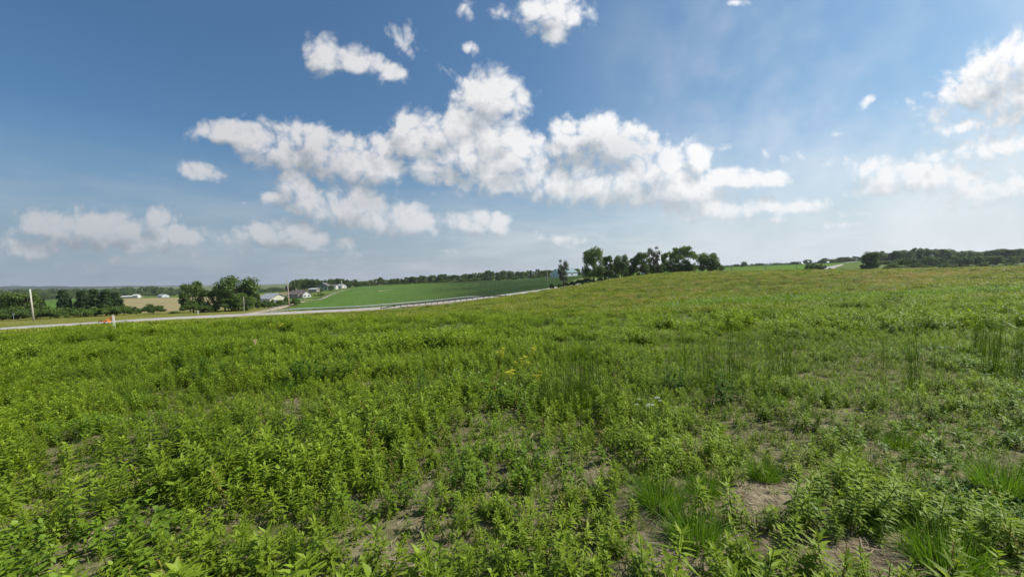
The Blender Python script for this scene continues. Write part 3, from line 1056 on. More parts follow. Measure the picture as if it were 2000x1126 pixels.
ix = np.where(q > .965, r.integers(18, 20, len(X_)), ix)
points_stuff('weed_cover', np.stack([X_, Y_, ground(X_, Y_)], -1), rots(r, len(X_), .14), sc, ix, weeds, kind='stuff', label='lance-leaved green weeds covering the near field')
print('near weeds', len(X_))

# low undergrowth and thin grass between them
low = [weed_plant(300 + i, h=.10, n=9, ln=.04, wd=.014, stems=3, spread=.05, seg=2) for i in range(4)] + [grass_mesh(320 + i, n=16, h=.14, spread=.05, wd=.004, out=.8) for i in range(4)]
X_, Y_, r = scatter(.8, 12, 85, seed=2)
keep = r.random(len(X_)) < np.clip(1.0 - .6 * bare(X_, Y_), 0, 1)
X_, Y_ = X_[keep], Y_[keep]
points_stuff('low_undergrowth', np.stack([X_, Y_, ground(X_, Y_)], -1), rots(r, len(X_)), r.uniform(.5, 1.3, len(X_)), r.integers(0, 8, len(X_)), low, kind='stuff', label='low leaves and thin grass between the weeds')

# dry straw on the soil
X_, Y_, r = scatter(.9, 7, 230, seed=3)
keep = r.random(len(X_)) < .25 + .75 * bare(X_, Y_)
X_, Y_ = X_[keep], Y_[keep]
points_stuff('straw_litter', np.stack([X_, Y_, ground(X_, Y_)], -1), rots(r, len(X_), .08), r.uniform(.6, 1.4, len(X_)), r.integers(0, 6, len(X_)), [straw_mesh(i) for i in range(6)], kind='stuff', label='dry stalks lying on the bare soil')

# clods and small stones
def clod(seed):
    R = random.Random(seed)
    V, Fc = [], []
    n, k = 7, 4
    for i in range(k + 1):
        th = math.pi * i / k
        for j in range(n):
            a = 6.283 * j / n
            q = R.uniform(.75, 1.2)
            V.append((math.sin(th) * math.cos(a) * q, math.sin(th) * math.sin(a) * q, math.cos(th) * .6 * q))
    for i in range(k):
        for j in range(n):
            Fc.append((i * n + j, i * n + (j + 1) % n, (i + 1) * n + (j + 1) % n, (i + 1) * n + j))
    me = mesh_np('clod', V, Fc)
    me.materials.append(M['clod'])
    return me


M['clod'] = plain('soil_clod', (.21, .165, .11), .95, var=.35, scale=2)
X_, Y_, r = scatter(.9, 6, 120, seed=23)
keep = r.random(len(X_)) < .2 + .8 * bare(X_, Y_)
X_, Y_ = X_[keep], Y_[keep]
points_stuff('soil_clods', np.stack([X_, Y_, ground(X_, Y_)], -1), rots(r, len(X_), .4), .004 + .012 * r.random(len(X_)) ** 2.5, r.integers(0, 4, len(X_)), [clod(i) for i in range(4)], kind='stuff', label='small clods of dry soil on the bare patches')

# middle distance weeds, many stems in a clump
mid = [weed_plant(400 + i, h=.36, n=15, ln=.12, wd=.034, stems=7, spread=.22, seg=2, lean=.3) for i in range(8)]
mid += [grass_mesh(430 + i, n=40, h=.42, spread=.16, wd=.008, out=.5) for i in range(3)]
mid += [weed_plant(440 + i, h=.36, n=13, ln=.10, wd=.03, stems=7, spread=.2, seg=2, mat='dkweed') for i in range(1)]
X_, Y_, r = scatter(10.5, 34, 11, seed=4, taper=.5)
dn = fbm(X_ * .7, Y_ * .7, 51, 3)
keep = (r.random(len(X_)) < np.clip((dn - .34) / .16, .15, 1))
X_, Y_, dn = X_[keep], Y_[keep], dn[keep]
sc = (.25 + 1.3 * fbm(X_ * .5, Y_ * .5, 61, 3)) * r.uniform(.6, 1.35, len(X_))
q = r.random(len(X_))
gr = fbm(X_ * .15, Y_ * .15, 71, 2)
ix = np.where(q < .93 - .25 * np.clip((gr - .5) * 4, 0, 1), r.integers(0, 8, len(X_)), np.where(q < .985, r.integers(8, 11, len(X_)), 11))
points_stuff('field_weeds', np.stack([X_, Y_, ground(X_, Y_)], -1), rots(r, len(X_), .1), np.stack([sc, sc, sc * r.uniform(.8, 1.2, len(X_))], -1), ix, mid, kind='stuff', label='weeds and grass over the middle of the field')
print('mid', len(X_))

# far field
farm = [clump_far(500 + i) for i in range(6)] + [clump_far(510 + i, w=1.0, h=.3, n=80, ln=.25, wd=.022, mat='olive') for i in range(4)] + [clump_far(520, w=.8, h=.55, n=90, mat='dkweed'), clump_far(521, w=.9, h=.4, n=90, ln=.3, wd=.03, mat='grass'), clump_far(522, w=1.0, h=.35, n=80, ln=.3, wd=.022, mat='rust'), clump_far(523, w=1.0, h=.35, n=80, ln=.3, wd=.022, mat='rust')]
X_, Y_, r = scatter(26, 166, 3.4, tmax=1.5, seed=5, taper=.75)
pxs = 1000 + F * X_ / Y_
fe = field_edge(pxs)
keep = Y_ < fe - 1
X_, Y_, pxs, fe = X_[keep], Y_[keep], pxs[keep], fe[keep]
gr = .04 + 1.35 * (fbm(X_ * .035, Y_ * .12, 81, 4) - .5) + .5 + (pxs > 1650) * np.exp(-((Y_ - 82) / 14) ** 2) * .16 + np.exp(-((Y_ - fe) / 9) ** 2) * .12
swale = (pxs > 1300) * np.exp(-((Y_ - 34 - (pxs - 1300) * .004) / 3.5) ** 2)
q = r.random(len(X_))
ix = r.integers(0, 6, len(X_))
ix = np.where(q < np.clip((gr - .52) * 4, 0.04, .7), r.integers(6, 10, len(X_)), ix)
q2 = r.random(len(X_))
rust = np.exp(-((pxs - 1830) / 130) ** 2) * np.exp(-((Y_ - 80 - 8 * np.sin(pxs * .01)) / 9) ** 2) * .7 + .05 * (Y_ > 40) + .14 * (pxs > 1150) * np.clip((fbm(X_ * .03, Y_ * .2, 99, 3) - .52) * 6, 0, 1)
ix = np.where(r.random(len(X_)) < rust, r.integers(12, 14, len(X_)), ix)
ix = np.where(q2 < .012, 10, ix)
ix = np.where((q2 < .02 + swale * .85) & (q2 > .012), 11, ix)
sc = (.55 + .9 * fbm(X_ * .2, Y_ * .2, 91, 3)) * r.uniform(.7, 1.3, len(X_)) * (1 + Y_ / 160)
points_stuff('far_field_weeds', np.stack([X_, Y_, ground(X_, Y_)], -1), rots(r, len(X_), .08), np.stack([sc, sc, sc * .8], -1), ix, farm, kind='stuff', label='weeds and olive grass on the far part of the field')
print('far', len(X_))

# roadside grass beyond the road
X_, Y_, r = scatter(70, 130, 1.2, tmax=1.5, seed=6)
pxs = 1000 + F * X_ / Y_
rd = np.interp(pxs, [-120, 0, 222, 400, 520, 560], [64, 73.5, 86, 98.5, 104.5, 108])
keep = (Y_ > rd + 6.5) & (pxs < 545) & (Y_ < rd + 34)
X_, Y_ = X_[keep], Y_[keep]
points_stuff('verge_grass', np.stack([X_, Y_, ground(X_, Y_)], -1), rots(r, len(X_), .08), np.stack([r.uniform(.8, 1.5, len(X_)), r.uniform(.8, 1.5, len(X_)), r.uniform(.3, .6, len(X_))], -1), r.integers(0, 4, len(X_)), farm[6:10], kind='stuff', label='yellowish mown grass beyond the road')

# tall seeding grasses in loose stands
tg = [tall_grass(600 + i) for i in range(5)]
P, R_ = [], random.Random(5)
for (px, py, n, sp) in [(1105, 800, 26, .5), (1150, 780, 14, .4), (1215, 860, 7, .4), (1425, 755, 34, .75), (1530, 740, 6, .3), (1980, 735, 26, .5), (1800, 760, 9, .3),
                        (820, 790, 4, .3), (1330, 720, 6, .3), (240, 790, 8, .4), (1100, 660, 8, .4), (1010, 740, 6, .5), (1120, 640, 8, .6), (620, 720, 6, .5), (1900, 690, 9, .5)]:
    c = hit(px, py)
    for i in range(int(n * .6)):
        P.append((c.x + R_.gauss(0, sp * .45), c.y + R_.gauss(0, sp * .4)))
P = np.array(P)
r = np.random.default_rng(9)
points_stuff('tall_grass', np.stack([P[:, 0], P[:, 1], ground(P[:, 0], P[:, 1])], -1), rots(r, len(P), .06), r.uniform(.65, 1.1, len(P)), r.integers(0, 5, len(P)), tg, kind='stuff', label='tall thin seeding grass standing above the weeds')

# tussocks near the camera, each one a thing
tus = [grass_mesh(700 + i, n=420, h=.25, spread=.11, wd=.0062, out=.85, tint=(.1, 1), seg=4, mat='tussock') for i in range(3)]
for i, (px, py, s, lb) in enumerate(TL):
    p = hit(px, py)
    o = link('grass_tussock', tus[i % 3], label=lb, category='grass tussock', group='grass tussocks among the weeds')
    o.location = p
    o.scale = (s, s, s)
    o.rotation_euler = (0, 0, i * 1.7)
# clover patch
c = hit(1930, 1000)
n = 420
r = np.random.default_rng(12)
cx, cy = c.x + r.normal(0, .30, n), c.y + r.normal(0, .15, n)
clv = [weed_plant(800 + i, h=.07, n=5, ln=.022, wd=.02, stems=4, spread=.04, seg=2, mat='clover') for i in range(3)]
points_stuff('clover_patch', np.stack([cx, cy, ground(cx, cy)], -1), rots(r, n), r.uniform(.7, 1.3, n), r.integers(0, 3, n), clv, kind='stuff', label='dark green clover patch at the right')


# flowering plants and taller weeds, each a thing
def umbel_plant(px, py, h, s, lb, mat='yellow', grp='yellow flowering weeds in the field'):
    R = random.Random(int(px))
    t = thing('flowering_weed', hit(px, py), lb, 'wildflower', grp)
    V, Fc, T = [], [], []
    weed_stem(V, Fc, T, R, (0, 0, 0), h, 18, .09, .02, 3, lean=.04)
    stem_me = mk(V, Fc, T, 'leafy_stem', 'weed')
    link('leafy_stem', stem_me, parent=t)
    b = MB()
    for k in range(6):
        a = R.random() * 6.28
        rr_ = s * R.random()
        c = Vector((rr_ * math.cos(a), rr_ * math.sin(a), h * R.uniform(.9, 1.1)))
        b.tube([(0, 0, h * .8), tuple(c)], .0018, 3, False)
        for j in range(22):
            a = R.random() * 6.28
            q = .035 * math.sqrt(R.random())
            b.box(c + Vector((q * math.cos(a), q * math.sin(a), R.uniform(0, .012))), (.008, .008, .005), R.random())
    b.build('blossom', M[mat], t)


for (px, py, h, s, lb) in [(985, 745, .55, .10, 'yellow umbel weed left of the tall grass stand'), (1020, 765, .5, .12, 'yellow umbel weed nearest the tall grass stand'), (1000, 790, .45, .08, 'low yellow umbel weed below its taller neighbours'),
                           (1055, 800, .45, .09, 'yellow umbel weed in front of the tall grass'), (1045, 735, .5, .12, 'rearmost yellow umbel weed by the tall grass'), (545, 668, .7, .3, 'pale yellow flowering weed before the road at the left')]:
    umbel_plant(px, py, h, s, lb)

wf = []
R_ = random.Random(8)
for k in range(46):
    px, py = R_.choice([(1280, 850), (1330, 620), (1850, 632), (1950, 628), (1740, 640), (1270, 610), (1130, 655)])
    p = hit(px + R_.gauss(0, 35), py + R_.gauss(0, 7))
    wf.append((p.x, p.y))
wf = np.array(wf)
b = MB()
for j in range(14):
    a = j * 2.4
    b.box((.012 * math.cos(a), .012 * math.sin(a), .33 + .004 * (j % 3)), (.007, .003, .003), a)
wme = b.mesh('white_flower')
wme.materials.append(M['white_fl'])
r = np.random.default_rng(3)
points_stuff('white_flowers', np.stack([wf[:, 0], wf[:, 1], ground(wf[:, 0], wf[:, 1])], -1), rots(r, len(wf)), 1 + wf[:, 1] / 70, np.zeros(len(wf)), [wme], kind='stuff', label='small white flowers among the weeds')


def bushy(px, py, h, n, lb, mat='dkweed', stems=6, spread=.14, ln=.13, wd=.03, head=False):
    t = thing('tall_weed', hit(px, py), lb, 'weed', 'taller dark weeds in the field')
    link('foliage', weed_plant(int(px * 7 + py), h=h, n=n, ln=ln, wd=wd, stems=stems, spread=spread, mat=mat), parent=t)
    if head:
        b = MB()
        R = random.Random(3)
        for k in range(5):
            a = R.random() * 6.28
            b.tube([(0, 0, h * .9), (.04 * math.cos(a), .04 * math.sin(a), h * 1.05)], [.006, .010], 5)
        b.build('seed_head', M['straw'], t)


bushy(342, 742, .62, 26, 'drooping leafy dark weed left of the hollow', ln=.16)
bushy(425, 750, .5, 22, 'wide dark leafy weed left of the dry stalk', stems=12, spread=.4)
bushy(502, 735, .75, 16, 'tall weed with a dry brown seed head in the hollow', stems=3, head=True)
bushy(605, 755, .5, 22, 'broad leaved weed to the right of the dry stalk', stems=10, spread=.3, ln=.15, wd=.04)
bushy(690, 745, .6, 22, 'dark bushy weed in the middle of the left field', stems=9, spread=.3)
bushy(825, 795, .62, 24, 'slim dark weed with one upright stem left of centre', stems=2, spread=.05)
bushy(1315, 765, .4, 20, 'dark rosette weed between the two tall grass stands', stems=7, spread=.2)
bushy(1410, 790, .45, 18, 'grey green weed at the foot of the right grass stand', stems=7, spread=.2)

# ------------------------------------------------------------------ trees
ORD = ['first', 'second', 'third', 'fourth', 'fifth', 'sixth', 'seventh', 'eighth', 'ninth', 'tenth', 'eleventh', 'twelfth', 'thirteenth', 'fourteenth']
def leaf_cloud(centres, radii, n, size, r, flat=.8, out=.6):
    """n leaf cards spread through balls of foliage; normals lean outward from each ball"""
    centres, radii = np.asarray(centres, float), np.asarray(radii, float)
    w = radii ** 2
    k = r.choice(len(centres), n, p=w / w.sum())
    d_ = r.normal(size=(n, 3))
    d_ /= np.linalg.norm(d_, axis=1)[:, None]
    rad = (r.random(n) ** .45)
    P = centres[k] + d_ * (radii[k] * rad)[:, None] * np.array([1, 1, flat])
    nr_ = d_ * out + r.normal(size=(n, 3)) * .6 + np.array([0, 0, .25])
    nr_ /= np.linalg.norm(nr_, axis=1)[:, None]
    a = np.cross(nr_, r.normal(size=(n, 3)))
    a /= np.linalg.norm(a, axis=1)[:, None]
    b = np.cross(nr_, a)
    s = size * r.uniform(.6, 1.3, n)[:, None]
    V = np.stack([P - a * s * .5, P + b * s * .32 - a * s * .05, P + a * s * .5, P - b * s * .32 + a * s * .08], 1).reshape(-1, 3)
    Fq = np.arange(n * 4).reshape(n, 4)
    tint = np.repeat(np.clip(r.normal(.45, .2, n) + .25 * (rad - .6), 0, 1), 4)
    return V, Fq, tint


def tree_meshes(kind, seed):
    """unit: metres for a tree about 10 m high; returns crown mesh, trunk mesh"""
    r = np.random.default_rng(seed)
    R = random.Random(seed)
    cs, rs, tips = [], [], []
    mat = 'tree'
    n, size, H = 6800, .50, 10.0
    th, tr = 2.2, .22
    if kind == 'oak':
        for i in range(44):
            u = R.random()
            z = 1.9 + 7.0 * u
            wd = 3.9 * math.sqrt(max(.05, 1 - ((z - 5.0) / 5.0) ** 2))
            a = R.random() * 6.28
            q = wd * math.sqrt(R.uniform(.25, 1))
            cs.append((q * math.cos(a), q * math.sin(a), z))
            rs.append(R.uniform(1.1, 1.8))
    elif kind == 'round':
        th = .8
        for i in range(36):
            z = .9 + 8.0 * R.random()
            wd = 4.6 * math.sqrt(max(.05, 1 - ((z - 4.4) / 5.4) ** 2))
            a = R.random() * 6.28
            q = wd * math.sqrt(R.uniform(.3, 1))
            cs.append((q * math.cos(a), q * math.sin(a), z))
            rs.append(R.uniform(1.0, 1.7))
        n = 7000
    elif kind == 'narrow':
        for i in range(26):
            z = 1.8 + 7.4 * R.random()
            wd = 2.2 * math.sqrt(max(.08, 1 - ((z - 5.2) / 5.0) ** 2))
            a = R.random() * 6.28
            q = wd * math.sqrt(R.uniform(.2, 1))
            cs.append((q * math.cos(a), q * math.sin(a), z))
            rs.append(R.uniform(.8, 1.35))
        n = 5000
    elif kind == 'spreading':
        mat = 'tree_lt'
        for lay, (z, w, k) in enumerate([(9.0, 3.4, 9), (7.6, 5.0, 13), (6.2, 5.8, 12), (4.4, 4.6, 8), (2.6, 3.0, 9), (1.2, 2.6, 8)]):
            off = R.uniform(-.6, .6)
            for i in range(k):
                a = 6.28 * i / k + R.uniform(-.3, .3)
                q = w * R.uniform(.45, 1)
                cs.append((q * math.cos(a) + off, q * math.sin(a), z + R.uniform(-.4, .4)))
                rs.append(R.uniform(1.0, 1.5))
        n = 8000
    elif kind == 'umbrella':
        for i in range(22):
            a = R.random() * 6.28
            q = 5.6 * math.sqrt(R.random())
            cs.append((q * math.cos(a), q * math.sin(a), 5.2 + 3.6 * (1 - (q / 5.6) ** 2) * R.uniform(.5, 1)))
            rs.append(R.uniform(.9, 1.4))
        th = 4.0
        n = 3600
    elif kind == 'sparse':
        mat = 'sparse'
        for i in range(30):
            z = 2.4 + 7.2 * R.random()
            wd = 2.7 * math.sqrt(max(.08, 1 - ((z - 5.6) / 4.8) ** 2))
            a = R.random() * 6.28
            q = wd * math.sqrt(R.random())
            cs.append((q * math.cos(a), q * math.sin(a), z))
            rs.append(R.uniform(.6, 1.1))
        n, size = 3200, .36
    elif kind == 'pine':
        mat = 'pine'
        for lay in range(11):
            z = 1.4 + .78 * lay
            w = 2.9 * (1 - lay / 13.0) * R.uniform(.75, 1.15)
            k = max(3, int(8 - lay * .4))
            for i in range(k):
                a = 6.28 * i / k + R.uniform(-.4, .4)
                q = w * R.uniform(.5, 1)
                cs.append((q * math.cos(a), q * math.sin(a), z + R.uniform(-.25, .25)))
                rs.append(R.uniform(.55, .95))
        n, size, th = 7000, .42, 1.0
    elif kind == 'bush':
        th = .4
        for i in range(22):
            a = R.random() * 6.28
            q = 4.6 * math.sqrt(R.random())
            cs.append((q * math.cos(a), q * math.sin(a), 1.6 + 6.4 * (1 - (q / 5.4) ** 2) * R.uniform(.35, 1)))
            rs.append(R.uniform(1.2, 2.1))
        n, size = 6200, .6
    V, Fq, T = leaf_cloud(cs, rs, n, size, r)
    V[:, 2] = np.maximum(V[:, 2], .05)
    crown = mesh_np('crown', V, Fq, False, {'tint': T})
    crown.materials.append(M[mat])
    b = MB()
    top = H * (.72 if kind != 'bush' else .4)
    pts = [(0, 0, -.3), (.05, 0, th), (R.uniform(-.3, .3), R.uniform(-.3, .3), top * .65), (R.uniform(-.4, .4), R.uniform(-.4, .4), top)]
    b.tube(pts, [tr * 1.35, tr, tr * .6, tr * .2], 7)
    order = sorted(range(len(cs)), key=lambda i: R.random())[:14 if kind != 'sparse' else 30]
    for i in order:
        c = cs[i]
        z0 = min(max(th, c[2] * .55), top * .9)
        p0 = Vector((.05, 0, z0))
        p1 = Vector(c)
        mid_ = p0.lerp(p1, .5) + Vector((0, 0, -.25))
        b.tube([p0, mid_, p1], [tr * .42, tr * .25, tr * .08], 4, False)
        if kind == 'sparse':
            for k in range(3):
                b.tube([mid_, p1 + Vector((R.uniform(-1, 1), R.uniform(-1, 1), R.uniform(.3, 1.3)))], [tr * .12, tr * .03], 3, False)
    trunk = b.mesh('trunk', True)
    trunk.materials.append(M['bark'])
    return crown, trunk


KINDS = {}
for k, m_ in (('oak', 3), ('round', 3), ('narrow', 2), ('spreading', 1), ('umbrella', 1), ('sparse', 1), ('pine', 3), ('bush', 3)):
    KINDS[k] = [tree_meshes(k, 900 + 31 * len(KINDS) + i) for i in range(m_)]
LIT = {}


def light_copy(k, i):
    """the same crown with lighter leaves"""
    if (k, i) not in LIT:
        me = KINDS[k][i][0].copy()
        me.materials.clear()
        me.materials.append(M['tree_lt'])
        LIT[(k, i)] = (me, KINDS[k][i][1])
    return LIT[(k, i)]


TR = random.Random(77)


def tree(kind, px, D, top_py, width_px, label, group=None, var=None, name=None, lightl=False, sink=.1, cat=None):
    """stand a tree at a place; its height and width follow from the distance"""
    p = at(px, D, -sink)
    base_py = project(p.x, p.y, p.z)[1]
    h = max(.8, (base_py - top_py) / F * D)
    w = width_px / F * D
    ms = KINDS[kind]
    i = (TR.randrange(len(ms)) if var is None else var) % len(ms)
    cr, tk = light_copy(kind, i) if lightl else ms[i]
    unit_w = {'oak': 9.6, 'round': 11.0, 'narrow': 5.8, 'spreading': 12.6, 'umbrella': 13, 'sparse': 6.2, 'pine': 6.6, 'bush': 12}[kind]
    unit_h = {'oak': 10.2, 'round': 10.2, 'narrow': 10.2, 'spreading': 10.2, 'umbrella': 10, 'sparse': 10.2, 'pine': 10.6, 'bush': 9.6}[kind]
    isb = kind == 'bush'
    nm = name or ('bush' if isb else 'pine_tree' if kind == 'pine' else 'tree')
    t = thing(nm, p, label, cat or ('bush' if isb else 'tree'), group, TR.random() * 6.28)
    sx = w / unit_w * TR.uniform(.95, 1.05)
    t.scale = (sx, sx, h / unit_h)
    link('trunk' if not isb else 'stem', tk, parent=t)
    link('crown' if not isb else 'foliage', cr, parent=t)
    return t


G1 = 'trees in the row on the field crest'
tree('oak', 1160, 150, 481, 50, 'tallest tree at the left end of the row, dense irregular crown', G1, 0)
tree('narrow', 1188, 152, 497, 26, 'narrow tree second from the left in the crest row', G1, 0)
tree('oak', 1214, 155, 494, 34, 'rounded middle height tree third in the crest row', G1, 1)
tree('narrow', 1238, 158, 502, 20, 'thin short tree between the third tree and the wide fifth', G1, 1)
tree('oak', 1254, 158, 490, 40, 'dense tree left of the half bare tree in the row', G1, 2)
tree('sparse', 1277, 160, 480, 32, 'half bare tree with thin grey top in the row', G1, 0)
tree('narrow', 1297, 162, 492, 24, 'slim tree touching the left side of the big spreading tree', G1, 0)
tree('spreading', 1330, 164, 481, 62, 'big spreading layered tree near the right end of the row', G1, 0)
tree('oak', 1382, 168, 490, 42, 'flat topped last tree of the row, apart from the others', G1, 1, lightl=True)
tree('bush', 1400, 168, 508, 32, 'rounded bush on the right side of the last tree', G1, 1)
tree('bush', 1334, 163, 508, 40, 'dark undergrowth below the big spreading tree', G1, 0)
for i, (px, tp, wd) in enumerate([(1176, 520, 26), (1200, 516, 26), (1227, 515, 26), (1265, 514, 28), (1290, 513, 26), (1312, 512, 24), (1352, 512, 24)]):
    tree('round', px, 160, tp, wd, 'low leafy growth filling the gap, %s from the left under the crest row' % ORD[i], 'undergrowth below the crest row')
tree('sparse', 1101, 148, 505, 28, 'thin young tree in front of the pale barn', None, 0, name='tree')
for i, (px, tp, wd) in enumerate([(1078, 550, 10), (1092, 552, 14), (1104, 549, 18), (1117, 546, 18), (1131, 543, 20), (1146, 541, 22), (1158, 543, 16), (1172, 541, 16), (1200, 537, 16), (1230, 533, 20), (1248, 530, 16), (1275, 529, 18), (1292, 528, 12)]):
    tree('bush', px, 147 + (px - 1075) * .07, tp, wd, 'dark shrub, %s from the road end of the hedge on the field edge' % ORD[i], 'shrubs of the hedge on the field edge')
G2 = 'trees of the roadside clump left of the barn'
tree('oak', 378, 126, 545, 44, 'tall narrow tree at the left end of the roadside clump', G2, 2)
tree('round', 408, 128, 562, 46, 'lower dark tree second in the roadside clump', G2, 1)
tree('oak', 440, 130, 548, 50, 'middle tree of the roadside clump beside the largest', G2, 0)
tree('oak', 466, 128, 534, 78, 'largest tree of the roadside clump, broad open crown', G2, 1)
tree('round', 478, 124, 570, 40, 'low bright tree before the right side of the largest tree', G2, 0, lightl=True)
tree('round', 447, 124, 575, 44, 'low tree in front of the largest tree, at the left', G2, 2)
tree('bush', 372, 123, 585, 40, 'dark shrub at the foot of the narrow end tree', G2)
tree('bush', 405, 122, 588, 44, 'wide dark shrub at the foot of the roadside clump', G2)
tree('narrow', 504, 130, 573, 12, 'narrow vine covered stump right of the roadside clump', G2)
for i, (px, D, tp, wd) in enumerate([(517, 138, 583, 26), (532, 146, 581, 24), (548, 150, 582, 26), (562, 155, 583, 20), (575, 155, 578, 24), (580, 158, 580, 20), (560, 162, 573, 14)]):
    tree('bush', px, D, tp, wd, 'green shrub before the cream barn, %s counted from the roadside clump' % ORD[i], 'shrubs in front of the barn')
tree('bush', 299, 122, 589, 46, 'single round bush by the tan field', None, 0)
tree('bush', 340, 118, 606, 22, 'low bush left of the roadside clump', None, 1)
G3 = 'conifers and trees at the far left'
for i, (k, px, D, tp, wd) in enumerate([('pine', 126, 118, 561, 34), ('pine', 163, 120, 562, 38), ('pine', 186, 118, 560, 36), ('pine', 208, 119, 563, 38), ('pine', 228, 122, 566, 34), ('oak', 10, 112, 570, 62), ('oak', 45, 114, 568, 56), ('round', -25, 110, 566, 60), ('pine', 80, 118, 580, 34), ('oak', -60, 105, 562, 60)]):
    tree(k, px, D, tp, wd, 'dark %s %s' % (('conifer', 'just right of the grey leaning pole') if px == 80 else ('conifer', '%s to the right of the grey leaning pole' % ORD[i]) if k == 'pine' else ('leafy tree', {10: 'behind the round grey sign', 45: 'behind the top of the grey leaning pole', -25: 'cut by the left border of the view', -60: 'outside the left border'}[px])), G3)
for i, (px, D, tp, wd) in enumerate([(-30, 100, 600, 50), (5, 102, 600, 44), (35, 103, 596, 44), (70, 106, 597, 42), (98, 108, 592, 44), (128, 110, 596, 42), (158, 112, 597, 40), (188, 114, 594, 42), (216, 117, 590, 40), (242, 120, 592, 40), (262, 123, 595, 26), (85, 112, 588, 30)]):
    tree('bush', px, D, tp, wd, 'dark green shrub along the foot of the far left wood, %s' % (('%s from the left' % ORD[i]) if i < 11 else 'behind the fifth'), 'shrubs at the foot of the far left wood', lightl=(i % 3 == 1))
# trees by the houses
tree('umbrella', 625, 214, 570, 22, 'small flat topped tree on the lawn by the driveway')
tree('round', 647, 300, 556, 13, 'dark round tree in front of the green house')
tree('round', 628, 290, 563, 8, 'smallest lawn tree below the grey green house')
tree('round', 581, 262, 559, 16, 'round tree behind the brown roofed house', var=0)
tree('round', 681, 352, 552, 16, 'round tree to the right of the small pale house')
tree('round', 700, 372, 552, 14, 'round tree at the top end of the driveway')
tree('bush', 1448, 300, 517, 6, 'tiny shrub in the far green field')


def wood(pxa, pxb, D0, D1, tops, n, wpx, label, group, kinds=('oak', 'round', 'oak', 'narrow'), lightp=.25, jit=3.0, seed=0):
    R = random.Random(seed)
    for i in range(n):
        px = pxa + (pxb - pxa) * (i + R.uniform(.1, .9)) / n
        D = R.uniform(D0, D1)
        tp = np.interp(px, [a for a, b in tops], [b for a, b in tops]) + R.uniform(-jit * .4, jit)
        tree(R.choice(kinds), px, D, tp, wpx * R.uniform(.8, 1.3), label, group, lightl=R.random() < lightp)


wood(562, 655, 365, 395, [(562, 556), (575, 546), (595, 543), (640, 545), (655, 548)], 16, 15, 'dark tree in the grove behind the houses', 'trees of the grove behind the houses', lightp=0, seed=1)
wood(640, 720, 372, 400, [(640, 545), (670, 543), (690, 545), (720, 550)], 12, 13, 'tree in the wood line right of the houses', 'trees right of the houses', seed=2)
wood(715, 1135, 388, 420, [(715, 548), (740, 541), (760, 543), (800, 540), (850, 534), (900, 535), (950, 528), (985, 527), (1010, 530), (1050, 525), (1080, 526), (1135, 523)], 56, 15, 'tree in the long wood line behind the soybean field', 'trees of the wood line behind the soybean field', seed=3, lightp=.35)
wood(715, 1135, 380, 386, [(715, 556), (800, 550), (950, 540), (1050, 534), (1135, 531)], 50, 13, 'tree in the long wood line behind the soybean field', 'trees of the wood line behind the soybean field', ('round', 'bush'), .5, 3, seed=13)
wood(1125, 1370, 520, 640, [(1125, 523), (1200, 522), (1370, 517)], 24, 14, 'distant tree seen through the gaps of the crest row', 'distant trees behind the crest row', ('round', 'oak'), 0, seed=4)
wood(-20, 350, 640, 760, [(-20, 565), (60, 562), (200, 561), (300, 558), (350, 561)], 44, 14, 'tree in the wood behind the tan field', 'trees of the wood behind the tan field', ('round', 'oak'), .3, seed=5)
wood(-20, 345, 600, 640, [(-20, 572), (60, 570), (200, 568), (345, 568)], 36, 14, 'tree in the wood behind the tan field', 'trees of the wood behind the tan field', ('round', 'bush'), .5, seed=6)
wood(500, 556, 640, 700, [(500, 562), (545, 560), (556, 563)], 9, 11, 'distant tree between the roadside clump and the brown pole', 'distant trees beyond the barn', ('round', 'oak'), 0, seed=7)
wood(1405, 1560, 640, 760, [(1405, 518), (1450, 515), (1560, 511)], 24, 9, 'hazy tree on the horizon above the far green field', 'trees on the horizon above the green field', ('round',), 0, 1.5, seed=8)
for i, (px, tp, wd) in enumerate([(1438, 515, 12), (1453, 510, 12), (1482, 513, 12), (1549, 510, 12), (1560, 510, 12), (1577, 506, 16), (1592, 511, 12), (1600, 511, 12), (1611, 503, 18), (1625, 507, 12), (1641, 501, 16), (1653, 501, 18), (1665, 504, 14)]):
    tree('round', px, 440, tp, wd, 'dark rounded tree at the far edge of the green field, %s from the left' % ORD[i], 'rounded trees at the far edge of the green field')
wood(1600, 1760, 560, 640, [(1600, 508), (1650, 501), (1690, 498), (1760, 494)], 20, 13, 'hazy tree on the ridge at the top of the far road', 'trees on the ridge by the far road', ('round',), 0, 2, seed=9)
wood(1690, 2060, 330, 370, [(1690, 495), (1715, 491), (1740, 492), (1770, 487), (1800, 482), (1840, 484), (1870, 489), (1900, 487), (1940, 490), (1955, 483), (2060, 480)], 42, 24, 'tall dark tree in the wood at the right', 'trees of the wood at the right', ('oak', 'round', 'oak', 'narrow'), .1, 4, seed=10)
wood(1700, 2060, 255, 300, [(1700, 508), (1800, 502), (1900, 500), (2060, 496)], 34, 24, 'lower lighter tree before the wood at the right', 'lower trees before the right wood', ('round', 'oak'), .5, 6, seed=11)
wood(1712, 2060, 180, 205, [(1712, 519), (1800, 513), (1900, 512), (2060, 510)], 26, 20, 'scrubby shrub along the field edge at the right', 'shrubs along the right field edge', ('bush', 'round', 'bush'), .4, 7, seed=12)
tree('oak', 1700, 186, 490, 30, 'two stemmed tree standing alone beside the far road', None, 0)
tree('round', 1692, 186, 506, 20, 'dark lower tree left of the two stemmed tree', None, 1)
tree('bush', 1745, 184, 511, 38, 'light green wide bush right of the two stemmed tree', None, 1, lightl=True)
tree('umbrella', 1767, 182, 501, 20, 'small high crowned tree at the right field edge', None)
